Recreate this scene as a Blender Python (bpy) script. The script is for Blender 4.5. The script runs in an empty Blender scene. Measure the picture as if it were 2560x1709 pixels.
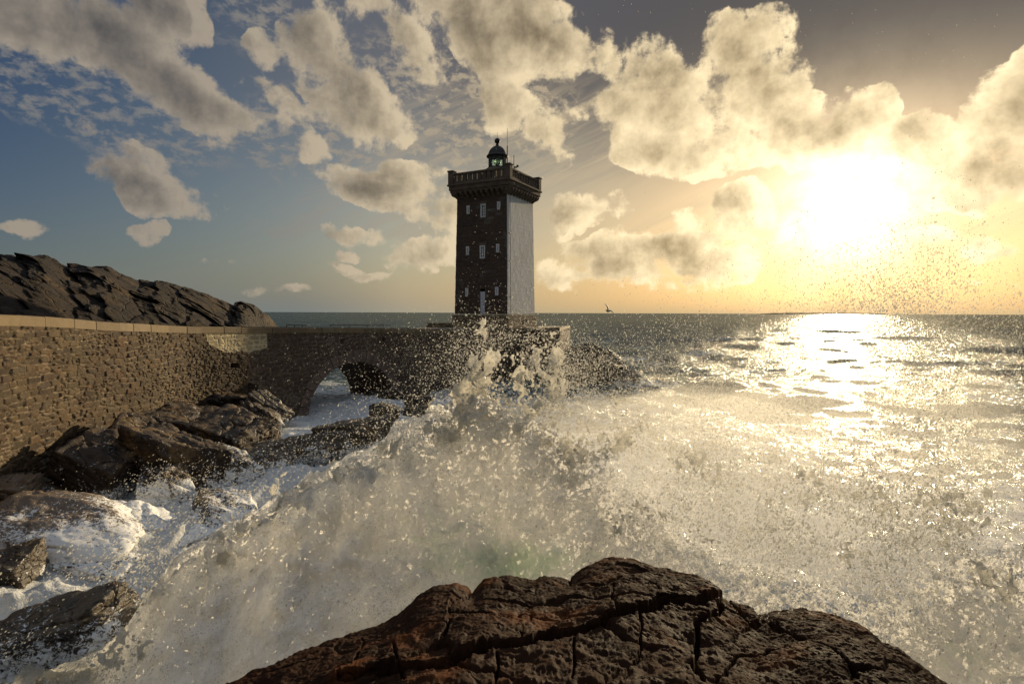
import bpy, bmesh, math, random
import numpy as np
from mathutils import Vector, Matrix

random.seed(7)
RNG = np.random.default_rng(11)
scn = bpy.context.scene
COL = scn.collection
F_PX = 1422.0            # focal length in photograph pixels (photo 2560 x 1709)
SEA = -6.4
SUN_AZ, SUN_EL = math.radians(30.2), math.radians(8.8)
SUN = np.array([math.sin(SUN_AZ)*math.cos(SUN_EL), math.cos(SUN_AZ)*math.cos(SUN_EL), math.sin(SUN_EL)])

# ------------------------------------------------------------------ camera
cam_d = bpy.data.cameras.new('camera')
cam = bpy.data.objects.new('camera', cam_d)
COL.objects.link(cam)
cam_d.sensor_width = 36.0
cam_d.lens = F_PX/2560*36.0
cam_d.clip_start = 0.05
cam_d.clip_end = 30000
PITCH, ROLL = math.radians(-2.95), math.radians(-0.2)
CAM_M = Matrix.Rotation(PITCH, 3, 'X') @ Matrix.Rotation(math.pi/2, 3, 'X') @ Matrix.Rotation(-ROLL, 3, 'Z')
cam.matrix_world = CAM_M.to_4x4()
scn.camera = cam
CM = np.array(CAM_M)

def ray(px, py):
    px = np.asarray(px, float); py = np.asarray(py, float)
    v = np.stack([(px-1280)/F_PX, -(py-854.5)/F_PX, -np.ones_like(px+py)], -1)
    return v @ CM.T
def at(px, py, Y):
    """world point that lies Y metres ahead, seen at photograph pixel (px, py)"""
    r = ray(px, py)
    return r * (np.asarray(Y, float)/r[..., 1])[..., None]
def at_z(px, py, z):
    r = ray(px, py)
    return r * (np.asarray(z, float)/r[..., 2])[..., None]

# ------------------------------------------------------------------ noise
def _hash(ix, iy, iz, seed):
    with np.errstate(over='ignore'):
        h = (ix.astype(np.uint32)*np.uint32(374761393) + iy.astype(np.uint32)*np.uint32(668265263)
             + iz.astype(np.uint32)*np.uint32(2147483647) + np.uint32((seed*1274126177) & 0xffffffff))
        h = (h ^ (h >> np.uint32(13)))*np.uint32(1274126177)
        h = (h ^ (h >> np.uint32(16)))*np.uint32(2246822519)
        h = h ^ (h >> np.uint32(15))
    return h.astype(np.float64)/4294967295.0
def noise3(p, seed=0):
    p = np.asarray(p, float)
    i = np.floor(p).astype(np.int64); f = p-i
    u = f*f*f*(f*(f*6-15)+10)
    ix, iy, iz = i[..., 0], i[..., 1], i[..., 2]
    r = 0
    for dx in (0, 1):
        wx = u[..., 0] if dx else 1-u[..., 0]
        for dy in (0, 1):
            wy = u[..., 1] if dy else 1-u[..., 1]
            for dz in (0, 1):
                wz = u[..., 2] if dz else 1-u[..., 2]
                r = r + wx*wy*wz*_hash(ix+dx, iy+dy, iz+dz, seed)
    return r*2-1
def fbm(p, octv=5, seed=0, gain=.5, lac=2.03):
    p = np.asarray(p, float); a, s, t = 1.0, 0, 0
    for k in range(octv):
        s = s + a*noise3(p, seed+k*17); t += a
        p = p*lac + 13.7; a *= gain
    return s/t
def ridged(p, octv=5, seed=0, gain=.5):
    p = np.asarray(p, float); a, s, t = 1.0, 0, 0
    for k in range(octv):
        n = 1-np.abs(noise3(p, seed+k*31)); s = s + a*n*n; t += a
        p = p*2.07 + 5.1; a *= gain
    return s/t
def worley2(p, seed=0, jit=.85, cheb=False):
    """p (N,2) -> F1, F2, id of nearest cell, offset to its centre"""
    i = np.floor(p).astype(np.int64)
    f1 = np.full(p.shape[:-1], 9.); f2 = f1.copy(); idn = np.zeros_like(f1); off = np.zeros_like(p)
    z = np.zeros_like(i[..., 0])
    for dx in (-1, 0, 1):
        for dy in (-1, 0, 1):
            cx, cy = i[..., 0]+dx, i[..., 1]+dy
            jx = cx+.5+jit*(_hash(cx, cy, z, seed)-.5); jy = cy+.5+jit*(.6 if cheb else 1.)*(_hash(cx, cy, z+7, seed)-.5)
            ax, ay = p[..., 0]-jx, p[..., 1]-jy
            if cheb: d = (np.abs(ax)**5+np.abs(ay)**5)**.2
            else: d = np.hypot(ax, ay)
            h = _hash(cx, cy, z+19, seed)
            m = d < f1
            f2 = np.where(m, f1, np.minimum(f2, d))
            idn = np.where(m, h, idn)
            off = np.where(m[..., None], np.stack([ax, ay], -1), off)
            f1 = np.where(m, d, f1)
    return f1, f2, idn, off
def sstep(a, b, x):
    t = np.clip((x-a)/(b-a), 0, 1); return t*t*(3-2*t)

# ------------------------------------------------------------------ mesh helpers
def tag(o, label=None, cat=None, group=None, kind=None):
    if label: o['label'] = label
    if cat: o['category'] = cat
    if group: o['group'] = group
    if kind: o['kind'] = kind
    return o
def obj(name, me, mat=None, parent=None):
    o = bpy.data.objects.new(name, me)
    COL.objects.link(o)
    if mat is not None and not me.materials: me.materials.append(mat)
    if parent is not None: o.parent = parent
    return o
def empty(name, loc=(0, 0, 0), rz=0, parent=None):
    o = bpy.data.objects.new(name, None)
    COL.objects.link(o); o.location = loc; o.rotation_euler = (0, 0, rz)
    if parent is not None: o.parent = parent
    return o
def np_mesh(name, V, F, smooth=True, attrs=None):
    """V (n,3), F (m,k) with k = 3 or 4"""
    me = bpy.data.meshes.new(name)
    V = np.ascontiguousarray(V, dtype=np.float32); F = np.ascontiguousarray(F, dtype=np.int32)
    n, m, k = len(V), len(F), F.shape[1]
    me.vertices.add(n); me.vertices.foreach_set('co', V.ravel())
    me.loops.add(m*k); me.loops.foreach_set('vertex_index', F.ravel())
    me.polygons.add(m)
    me.polygons.foreach_set('loop_start', np.arange(0, m*k, k, dtype=np.int32))
    me.polygons.foreach_set('loop_total', np.full(m, k, dtype=np.int32))
    me.polygons.foreach_set('use_smooth', np.full(m, smooth, dtype=bool))
    me.update(calc_edges=True)
    for a, v in (attrs or {}).items():
        at_ = me.attributes.new(a, 'FLOAT', 'POINT'); at_.data.foreach_set('value', np.ascontiguousarray(v, dtype=np.float32).ravel())
    return me
def grid_faces(nu, nv, wrap_u=False, flip=False):
    i = np.arange(nu if wrap_u else nu-1); j = np.arange(nv-1)
    I, J = np.meshgrid(i, j, indexing='ij'); I2 = (I+1) % nu
    q = np.stack([I*nv+J, I2*nv+J, I2*nv+J+1, I*nv+J+1], -1).reshape(-1, 4)
    return q[:, ::-1] if flip else q
class MB:
    """collects boxes, tubes and prisms, builds ONE mesh object"""
    def __init__(s): s.bm = bmesh.new()
    def box(s, c, d, rz=0, bevel=0, M=None):
        m = Matrix.Translation(Vector(c)) @ Matrix.Rotation(rz, 4, 'Z') @ Matrix.Diagonal((*d, 1))
        if M is not None: m = M @ m
        r = bmesh.ops.create_cube(s.bm, size=1, matrix=m)
        if bevel:
            es = list({e for v in r['verts'] for e in v.link_edges})
            bmesh.ops.bevel(s.bm, geom=es, offset=bevel, segments=1, affect='EDGES')
        return s
    def cyl(s, p0, p1, r0, r1=None, seg=10):
        p0, p1 = Vector(p0), Vector(p1); d = p1-p0
        m = Matrix.Translation((p0+p1)/2) @ d.to_track_quat('Z', 'Y').to_matrix().to_4x4()
        bmesh.ops.create_cone(s.bm, cap_ends=True, segments=seg, radius1=r0, radius2=r0 if r1 is None else r1, depth=d.length, matrix=m)
        return s
    def lathe(s, prof, seg=32, c=(0, 0, 0)):
        rings = []
        for r, z in prof:
            rings.append([s.bm.verts.new((c[0]+r*math.cos(2*math.pi*k/seg), c[1]+r*math.sin(2*math.pi*k/seg), c[2]+z)) for k in range(seg)])
        for a, b in zip(rings, rings[1:]):
            for k in range(seg): s.bm.faces.new((a[k], a[(k+1) % seg], b[(k+1) % seg], b[k]))
        if prof[0][0] > 1e-5: s.bm.faces.new(rings[0][::-1])
        if prof[-1][0] > 1e-5: s.bm.faces.new(rings[-1])
        return s
    def prism(s, pts, w, M):
        """polygon pts (x,z) extruded over y in [-w/2, w/2], placed by M"""
        a = [s.bm.verts.new(M @ Vector((x, -w/2, z))) for x, z in pts]
        b = [s.bm.verts.new(M @ Vector((x, w/2, z))) for x, z in pts]
        n = len(pts)
        s.bm.faces.new(a); s.bm.faces.new(b[::-1])
        for k in range(n): s.bm.faces.new((a[(k+1) % n], a[k], b[k], b[(k+1) % n]))
        return s
    def build(s, name, mat, parent=None, smooth=False):
        bmesh.ops.recalc_face_normals(s.bm, faces=s.bm.faces)
        me = bpy.data.meshes.new(name); s.bm.to_mesh(me); s.bm.free()
        if smooth:
            for p in me.polygons: p.use_smooth = True
        return obj(name, me, mat, parent)

# ------------------------------------------------------------------ node helper
class NT:
    def __init__(s, tree): s.t = tree; s.n = tree.nodes; s.l = tree.links
    def node(s, typ, ins=None, **kw):
        nd = s.n.new(typ)
        for k, v in kw.items(): setattr(nd, k, v)
        for k, v in (ins or {}).items(): s.set(nd.inputs[k], v)
        return nd
    def set(s, sock, v):
        if isinstance(v, bpy.types.NodeSocket): s.l.new(v, sock)
        elif isinstance(v, bpy.types.Node): s.l.new(v.outputs[0], sock)
        else: sock.default_value = v
    def math(s, op, a, b=None, c=None, clamp=False):
        nd = s.n.new('ShaderNodeMath'); nd.operation = op; nd.use_clamp = clamp
        for i, v in enumerate((a, b, c)):
            if v is not None: s.set(nd.inputs[i], v)
        return nd.outputs[0]
    def vmath(s, op, a, b=None, scale=None):
        nd = s.n.new('ShaderNodeVectorMath'); nd.operation = op
        s.set(nd.inputs[0], a)
        if b is not None: s.set(nd.inputs[1], b)
        if scale is not None: s.set(nd.inputs['Scale'], scale)
        return nd.outputs['Value'] if op in ('DOT_PRODUCT', 'LENGTH', 'DISTANCE') else nd.outputs[0]
    def mix(s, f, a, b, blend='MIX', clamp=False):
        nd = s.n.new('ShaderNodeMix'); nd.data_type = 'RGBA'; nd.blend_type = blend; nd.clamp_result = clamp
        s.set(nd.inputs[0], f); s.set(nd.inputs[6], a); s.set(nd.inputs[7], b)
        return nd.outputs[2]
    def rng(s, v, a, b, c=0., d=1., smooth=False, clamp=True):
        nd = s.n.new('ShaderNodeMapRange'); nd.clamp = clamp
        if smooth: nd.interpolation_type = 'SMOOTHSTEP'
        for i, x in enumerate((v, a, b, c, d)): s.set(nd.inputs[i], x)
        return nd.outputs[0]
    def noise(s, vec, scale, detail=4, rough=.5, dist=0., dims='3D', col=False, lac=2.0):
        nd = s.n.new('ShaderNodeTexNoise'); nd.noise_dimensions = dims
        if vec is not None: s.set(nd.inputs['Vector'], vec)
        s.set(nd.inputs['Scale'], scale); s.set(nd.inputs['Detail'], detail); s.set(nd.inputs['Roughness'], rough)
        s.set(nd.inputs['Distortion'], dist); s.set(nd.inputs['Lacunarity'], lac)
        return nd.outputs['Color' if col else 0]
    def voro(s, vec, scale, feature='F1', dims='3D', out=0, rand=1.):
        nd = s.n.new('ShaderNodeTexVoronoi'); nd.voronoi_dimensions = dims; nd.feature = feature
        if vec is not None: s.set(nd.inputs['Vector'], vec)
        s.set(nd.inputs['Scale'], scale); s.set(nd.inputs['Randomness'], rand)
        return nd.outputs[out]
    def ramp(s, v, stops):
        nd = s.n.new('ShaderNodeValToRGB'); s.set(nd.inputs[0], v)
        el = nd.color_ramp.elements
        while len(el) > 1: el.remove(el[-1])
        el[0].position = stops[0][0]; el[0].color = (*stops[0][1], 1)
        for p, c in stops[1:]:
            e = el.new(p); e.color = (*c, 1)
        return nd.outputs[0]
    def attr(s, name, out='Fac'):
        nd = s.n.new('ShaderNodeAttribute'); nd.attribute_name = name; return nd.outputs[out]
def material(name):
    m = bpy.data.materials.new(name); m.use_nodes = True
    m.node_tree.nodes.clear()
    nt = NT(m.node_tree); out = m.node_tree.nodes.new('ShaderNodeOutputMaterial')
    return m, nt, out
def pos(nt): return nt.node('ShaderNodeNewGeometry').outputs['Position']
def objc(nt): return nt.node('ShaderNodeTexCoord').outputs['Object']
def finish(nt, out, color, rough=.8, bump=None, bstr=.5, bdist=.02, **kw):
    p = nt.node('ShaderNodeBsdfPrincipled')
    nt.set(p.inputs['Base Color'], color if not isinstance(color, tuple) else (*color, 1))
    nt.set(p.inputs['Roughness'], rough)
    for k, v in kw.items(): nt.set(p.inputs[k.replace('_', ' ')], v)
    if bump is not None:
        b = nt.node('ShaderNodeBump'); nt.set(b.inputs['Height'], bump); nt.set(b.inputs['Strength'], bstr); nt.set(b.inputs['Distance'], bdist)
        nt.set(p.inputs['Normal'], b.outputs[0])
    nt.set(out.inputs['Surface'], p.outputs[0])
    return p
# ------------------------------------------------------------------ sky: Nishita air + procedural clouds, all by world direction
world = bpy.data.worlds.new('World'); scn.world = world; world.use_nodes = True
wt = NT(world.node_tree); world.node_tree.nodes.clear()
def azel(px, py):
    """direction (azimuth, elevation) of a feature measured on the 2349-wide view of the photograph"""
    r = ray(px*1.0898, py*1.0898); r = r/np.linalg.norm(r)
    return math.atan2(r[0], r[1]), math.asin(r[2])
# cumulus: x, y, half width, half height, tilt (deg), weight
CLOUDS = [
 (150, 20, 190, 120, 20, .95), (300, 110, 250, 110, 34, 1.1), (470, 235, 190, 75, 33, 1.0), (60, 30, 150, 110, 20, .75),
 (380, 30, 120, 90, 50, .9), (560, 270, 110, 60, 20, .55), (340, 420, 175, 62, 17, 1.0), (430, 455, 90, 42, 20, .8), (250, 395, 70, 45, 0, .7),
 (348, 522, 62, 30, 0, .5), (80, 530, 80, 22, 5, .22), (170, 300, 70, 30, 20, .22),
 (725, 105, 75, 85, -10, .85), (780, 200, 125, 85, 30, 1.0), (850, 255, 110, 62, 20, .95), (810, 290, 95, 52, 20, .7), (810, 40, 80, 80, 0, .6),
 (620, 120, 62, 50, 35, .55), (600, 215, 90, 60, 20, .5), (690, 300, 110, 60, 20, .45),
 (930, 110, 90, 90, 40, .75), (880, 20, 80, 50, 0, .5), (975, 170, 60, 50, 30, .6),
 (1130, 60, 200, 115, 15, 1.15), (1010, 30, 75, 60, 0, .8), (1300, 100, 150, 80, 20, 1.0), (1220, 150, 130, 80, 0, .8), (1190, 230, 85, 100, 20, .8),
 (1245, 300, 90, 72, 35, .8), (1290, 265, 60, 40, 0, .5), (1210, 20, 140, 60, 0, .8),
 (900, 450, 170, 52, 12, 1.05), (940, 405, 80, 50, 0, .9), (1030, 470, 120, 60, 15, 1.0), (1000, 420, 60, 40, 0, .6), (1010, 520, 90, 30, 10, .5),
 (1300, 470, 130, 50, 5, .95), (1390, 485, 70, 40, 0, .8), (1250, 500, 90, 50, 0, .6),
 (775, 545, 85, 28, 5, .75), (890, 558, 55, 20, 5, .65), (785, 582, 50, 14, 0, .65), (950, 592, 75, 38, 0, .65), (1020, 580, 70, 35, 0, .6),
 (770, 612, 75, 15, 3, .5), (600, 684, 60, 14, 0, .22), (860, 632, 60, 12, 0, .35), (500, 608, 45, 14, 10, .22), (690, 680, 60, 12, 0, .2), (960, 620, 55, 26, 0, .5),
 (1480, 170, 95, 95, 20, .9), (1430, 240, 95, 55, 0, .6), (1560, 250, 150, 105, 10, .9), (1690, 130, 110, 110, -20, 1.1), (1740, 75, 80, 60, 0, .9), (1740, 200, 110, 110, 0, 1.0),
 (1800, 270, 140, 85, 15, 1.1), (1560, 350, 150, 65, 10, .9), (1700, 330, 180, 70, 0, .9), (1480, 320, 80, 60, 0, .6), (1620, 190, 80, 60, 0, .6),
 (1950, 265, 105, 80, 0, 1.0), (1900, 330, 170, 80, 0, .9), (2090, 330, 105, 70, 0, .85), (2180, 400, 210, 75, 10, .85),
 (2330, 250, 130, 120, -30, 1.1), (2290, 320, 120, 90, 0, 1.0), (2370, 400, 150, 100, 0, .9), (2420, 150, 100, 80, -30, .8), (2260, 440, 200, 60, 8, .7),
 (1715, 475, 65, 60, 0, .85), (1720, 540, 85, 62, 0, .9), (1560, 590, 140, 45, 0, 1.0), (1440, 615, 160, 42, 5, .9), (1650, 600, 110, 45, 0, .9), (1350, 575, 110, 40, 0, .7),
 (1290, 610, 90, 50, 0, .65), (1540, 640, 180, 26, 0, .7), (1600, 530, 80, 40, 0, .5), (1420, 560, 80, 30, 0, .55),
 (2290, 570, 120, 35, 0, .85), (2080, 555, 85, 32, 0, .7), (2200, 545, 90, 20, 0, .5), (1280, 660, 70, 22, 0, .4), (2330, 640, 160, 16, 0, .4),
]
# cumulus group: vector (az, el, 1) -> density.  Each blob is w - |A(p)|^2 in homogeneous coordinates.
def density_group(name, detail, smooth):
    g = bpy.data.node_groups.new(name, 'ShaderNodeTree')
    g.interface.new_socket('Vector', in_out='INPUT', socket_type='NodeSocketVector')
    g.interface.new_socket('Density', in_out='OUTPUT', socket_type='NodeSocketFloat')
    gt = NT(g); gi = g.nodes.new('NodeGroupInput'); go = g.nodes.new('NodeGroupOutput')
    vin = gi.outputs[0]
    w1 = gt.noise(vin, 7.0, 1, .5, col=True, dims='2D')
    w2 = gt.noise(vin, 30.0, 3, .55, col=True, dims='2D')
    wv = gt.node('ShaderNodeVectorMath', {0: w1, 1: (.055, .055, 0), 2: vin}, operation='MULTIPLY_ADD').outputs[0]
    wv = gt.node('ShaderNodeVectorMath', {0: w2, 1: (.020, .020, 0), 2: wv}, operation='MULTIPLY_ADD').outputs[0]
    wv = gt.vmath('SUBTRACT', wv, (.0375, .0375, 0))
    acc = None
    for (x, y, rx, ry, rot, w) in CLOUDS:
        az, el = azel(x, y)
        a2, _ = azel(x+rx, y); _, e3 = azel(x, y-ry)
        rx_ = 1.12*max(abs(a2-az), .01); ry_ = 1.12*max(abs(e3-el), .006)
        t = -math.radians(rot); ct, st = math.cos(t), math.sin(t); q = math.sqrt(w)
        A = (ct/rx_*q, st/rx_*q, -(ct*az+st*el)/rx_*q)
        B = (-st/ry_*q, ct/ry_*q, (st*az-ct*el)/ry_*q)
        u = gt.vmath('DOT_PRODUCT', wv, A); v = gt.vmath('DOT_PRODUCT', wv, B)
        r2 = gt.math('MULTIPLY_ADD', u, u, gt.math('MULTIPLY_ADD', v, v, -w))
        if acc is None: acc = r2
        elif smooth: acc = gt.math('SMOOTH_MIN', r2, acc, .12)
        else: acc = gt.math('MINIMUM', r2, acc)
    acc = gt.math('MAXIMUM', gt.math('MULTIPLY', acc, -1.), 0.)
    fine = gt.noise(vin, 13.0, detail, .62, .1, dims='2D')
    mid = gt.noise(vin, 6.5, 2, .5, .0, dims='2D')
    d = gt.math('MULTIPLY_ADD', gt.math('SUBTRACT', mid, .53), 1.1, gt.math('MULTIPLY_ADD', gt.math('SUBTRACT', fine, .5), 2.5, acc))
    d = gt.math('MULTIPLY', d, gt.rng(acc, 0.02, .16))
    gt.set(go.inputs[0], d)
    return g
G0 = density_group('cumulus_density', 8, True); G1 = density_group('cumulus_toward_sun', 4, False)

dirv = wt.node('ShaderNodeTexCoord').outputs['Generated']
dirv = wt.vmath('NORMALIZE', dirv)
sep = wt.node('ShaderNodeSeparateXYZ', {0: dirv})
az_ = wt.math('ARCTAN2', sep.outputs[0], sep.outputs[1]); el_ = wt.math('ARCSINE', sep.outputs[2])
ae = wt.node('ShaderNodeCombineXYZ', {0: az_, 1: el_, 2: 1.}).outputs[0]
def cumulus(v, g):
    nd = wt.node('ShaderNodeGroup', node_tree=g); wt.set(nd.inputs[0], v); return nd.outputs[0]
sun_ae = (SUN_AZ, SUN_EL, 1)
tosun = wt.vmath('NORMALIZE', wt.vmath('SUBTRACT', sun_ae, ae))
D0 = cumulus(ae, G0)
D1 = cumulus(wt.vmath('ADD', ae, wt.vmath('SCALE', tosun, scale=.030)), G1)
cosun = wt.vmath('DOT_PRODUCT', dirv, tuple(SUN))
cs = wt.math('MAXIMUM', cosun, 0.)
near = wt.rng(cosun, .45, .99)                       # 0 far from the sun .. 1 beside it
SKYK = .085
sky = wt.node('ShaderNodeTexSky', sky_type='NISHITA', sun_disc=False)
sky.sun_elevation = SUN_EL; sky.sun_rotation = SUN_AZ
sky.air_density = 1.0; sky.dust_density = 1.2; sky.ozone_density = 2.0; sky.altitude = 5
skyc = sky.outputs[0]
# all radiances below are in units of the sky texture (the Background strength scales them)
pw = lambda e: wt.math('POWER', cs, float(e))
horiz = wt.math('POWER', wt.math('SUBTRACT', 1., wt.math('MAXIMUM', sep.outputs[2], 0.)), 9.0)
tint = wt.mix(wt.rng(cosun, .2, .95), (.24, .34, .54, 1), (1.0, .80, .60, 1))
base = wt.mix(1., skyc, tint, 'MULTIPLY')
hz = wt.math('POWER', wt.math('SUBTRACT', 1., wt.math('MAXIMUM', sep.outputs[2], 0.)), 11.0)
side = wt.math('POWER', wt.rng(cosun, .62, .985), 1.4)
base = wt.mix(wt.math('MULTIPLY', hz, .92), base, wt.mix(side, (1.75, 2.05, 2.05, 1), (7.6, 6.0, 3.2, 1)))
base = wt.mix(wt.math('MULTIPLY', wt.rng(sep.outputs[2], .16, .42, 0., .92, True), wt.rng(cosun, .5, .80)), base, (1.30, 1.27, 1.42, 1))
_gx = wt.math('MULTIPLY', wt.math('SUBTRACT', az_, SUN_AZ), 1/.62); _gy = wt.math('MULTIPLY', wt.math('SUBTRACT', el_, SUN_EL), 1/.17)
wide = wt.math('EXPONENT', wt.math('MULTIPLY', wt.math('MULTIPLY_ADD', _gx, _gx, wt.math('MULTIPLY', _gy, _gy)), -1.))
base = wt.mix(1., base, wt.vmath('SCALE', (3.4, 2.75, 1.65), scale=wide), 'ADD')
# thin high cirrus / altocumulus
hp = wt.node('ShaderNodeCombineXYZ', {0: wt.math('DIVIDE', sep.outputs[0], wt.math('ADD', wt.math('MAXIMUM', sep.outputs[2], 0.), .12)),
        1: wt.math('DIVIDE', sep.outputs[1], wt.math('ADD', wt.math('MAXIMUM', sep.outputs[2], 0.), .12)), 2: 0.}).outputs[0]
reg_v = wt.node('ShaderNodeVectorMath', {0: wt.noise(ae, 9., 2, col=True, dims='2D'), 1: (.12, .12, 0), 2: wt.vmath('SUBTRACT', ae, (.06, .06, 0))}, operation='MULTIPLY_ADD').outputs[0]
def regions(lst):
    acc = None
    for (x, y, rx, ry, rot, w) in lst:
        az, el = azel(x, y); a2, _ = azel(x+rx, y); _, e3 = azel(x, y-ry)
        rx_ = 1.2*abs(a2-az); ry_ = 1.2*abs(e3-el)
        t = -math.radians(rot); ct, st = math.cos(t), math.sin(t); q = math.sqrt(w)
        u = wt.vmath('DOT_PRODUCT', reg_v, (ct/rx_*q, st/rx_*q, -(ct*az+st*el)/rx_*q))
        v = wt.vmath('DOT_PRODUCT', reg_v, (-st/ry_*q, ct/ry_*q, (st*az-ct*el)/ry_*q))
        r2 = wt.math('MULTIPLY_ADD', u, u, wt.math('MULTIPLY_ADD', v, v, -w))
        acc = r2 if acc is None else wt.math('MINIMUM', acc, r2)
    return wt.math('MAXIMUM', wt.math('MULTIPLY', acc, -1.), 0.)
ac_mask = regions([(200, 230, 330, 95, 22, 1.1), (560, 300, 330, 80, 14, 1.2), (880, 340, 260, 95, 5, 1.4), (640, 60, 200, 110, 20, .6), (1050, 250, 260, 200, 0, .7)])
acn = wt.noise(wt.vmath('MULTIPLY', ae, (1., 1.7, 1)), 38., 6, .62, .15, dims='2D')
ac = wt.math('MULTIPLY', wt.rng(acn, .42, .66, smooth=True), wt.rng(ac_mask, .05, .5), clamp=True)
st_mask = regions([(1420, 370, 330, 130, -20, 1.2), (1000, 520, 330, 60, 6, 1.1), (720, 525, 150, 22, 5, .8), (1100, 330, 300, 130, -15, .9), (1450, 520, 350, 90, 0, .9), (1900, 480, 500, 150, 0, .8)])
stn = wt.noise(wt.node('ShaderNodeCombineXYZ', {0: wt.vmath('DOT_PRODUCT', ae, (3.65, 1.63, 0)), 1: wt.vmath('DOT_PRODUCT', ae, (-13.8, 31., 0)), 2: 0.}).outputs[0], 1.3, 6, .6, .5, dims='2D')
stx = wt.math('MULTIPLY', wt.rng(stn, .30, .85, smooth=True), wt.rng(st_mask, .02, .45), clamp=True)
thin = wt.math('MAXIMUM', wt.math('MULTIPLY', ac, .85), wt.math('MULTIPLY', stx, .75))
far_lit = (3.5, 3.0, 2.4, 1); far_dark = (.90, .86, .84, 1)
near_lit = (13.0, 10.4, 6.3, 1); near_dark = (2.7, 1.95, .98, 1)
nearc = wt.math('POWER', near, 2.0)
lit = wt.mix(nearc, far_lit, near_lit); dark = wt.mix(nearc, far_dark, near_dark)
thin_c = wt.mix(nearc, (2.1, 2.05, 2.0, 1), (7.5, 5.8, 3.4, 1))
base = wt.mix(wt.rng(cosun, .75, 1.), base, wt.vmath('SCALE', base, scale=.45))
c = wt.mix(thin, base, thin_c)
alpha = wt.rng(D0, .08, .50, smooth=True)
through = wt.rng(wt.math('ADD', wt.math('MULTIPLY', D1, .60), wt.math('MULTIPLY', D0, .45)), .35, 1.55)
shade = wt.math('POWER', wt.math('SUBTRACT', 1., through), 1.2)
mott = wt.noise(ae, 22., 5, .6, dims='2D')
shade = wt.math('ADD', shade, wt.math('ADD', wt.math('MULTIPLY', wt.math('SUBTRACT', mott, .5), .50), wt.math('MULTIPLY', wt.math('SUBTRACT', wt.noise(ae, 6.5, 2, .5, dims='2D'), .5), .9)), clamp=True)
cc = wt.mix(shade, dark, lit)
fray = wt.rng(wt.noise(ae, 40., 6, .65, .0, dims='2D'), .30, .56)
alpha = wt.math('MULTIPLY', alpha, wt.mix(wt.rng(D0, .28, .68), fray, (1., 1., 1., 1)))
c = wt.mix(wt.math('MULTIPLY', alpha, .95), c, cc)
veil = wt.math('SUBTRACT', 1., wt.math('MULTIPLY', wt.math('MULTIPLY', alpha, wt.math('SUBTRACT', 1., shade)), .75))
veil = wt.math('MULTIPLY', veil, wt.rng(mott, .30, .62, .55, 1.25))
# aureole of the sun behind thin cloud, and the warm air along the horizon below it
def add(a, col, f): return wt.mix(1., a, wt.vmath('SCALE', col, scale=f), 'ADD')
c = add(c, (1.0, .90, .66), wt.math('MULTIPLY', wt.math('MULTIPLY', pw(700), 20.), veil))
c = add(c, (1.0, .86, .58), wt.math('MULTIPLY', wt.math('MULTIPLY', pw(95), 4.0), veil))
c = add(c, (1.0, .80, .48), wt.math('MULTIPLY', pw(30), .9))
c = add(c, (1.0, .72, .38), wt.math('MULTIPLY', wt.math('MULTIPLY', pw(9), horiz), 1.2))
c = wt.mix(wt.rng(cosun, .22, -.15, 0., .85), c, wt.mix(wt.noise(ae, 3., 4, .6, dims='2D'), (.55, .55, .60, 1), (1.75, 1.72, 1.70, 1)))   # unseen broken cloud added behind the camera to neutralise the fill light
c = wt.mix(wt.rng(sep.outputs[2], .56, .80, 0., .9), c, wt.mix(wt.noise(ae, 4., 4, .6, dims='2D'), (2.0, 2.5, 3.2, 1), (5.6, 6.1, 7.0, 1)))   # unseen bright cloud added overhead, above the frame, to lift the fill light
c = wt.mix(wt.rng(sep.outputs[2], -.02, -.002), (.5, .5, .5, 1), c)
bg = wt.node('ShaderNodeBackground', {'Color': c, 'Strength': SKYK})
wo = wt.node('ShaderNodeOutputWorld', {'Surface': bg.outputs[0]})
world.cycles.sampling_method = 'NONE'

# ------------------------------------------------------------------ sun
sl = bpy.data.lights.new('sun', 'SUN'); sl.energy = 5.0; sl.angle = math.radians(.8); sl.color = (1.0, .78, .48)
so = bpy.data.objects.new('sun', sl); COL.objects.link(so)
so.rotation_euler = Vector(SUN).to_track_quat('Z', 'Y').to_euler()

vs = scn.view_settings
scn.display_settings.display_device = 'sRGB'
vs.view_transform = 'Standard'; vs.look = 'None'; vs.exposure = .25; vs.gamma = 1; vs.use_curve_mapping = False
scn.cycles.use_denoising = True
scn.cycles.max_bounces = 6; scn.cycles.diffuse_bounces = 3; scn.cycles.glossy_bounces = 3; scn.cycles.transmission_bounces = 4
scn.cycles.transparent_max_bounces = 24; scn.cycles.volume_bounces = 2
scn.cycles.sample_clamp_indirect = 6; scn.cycles.caustics_reflective = False; scn.cycles.caustics_refractive = False
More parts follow.
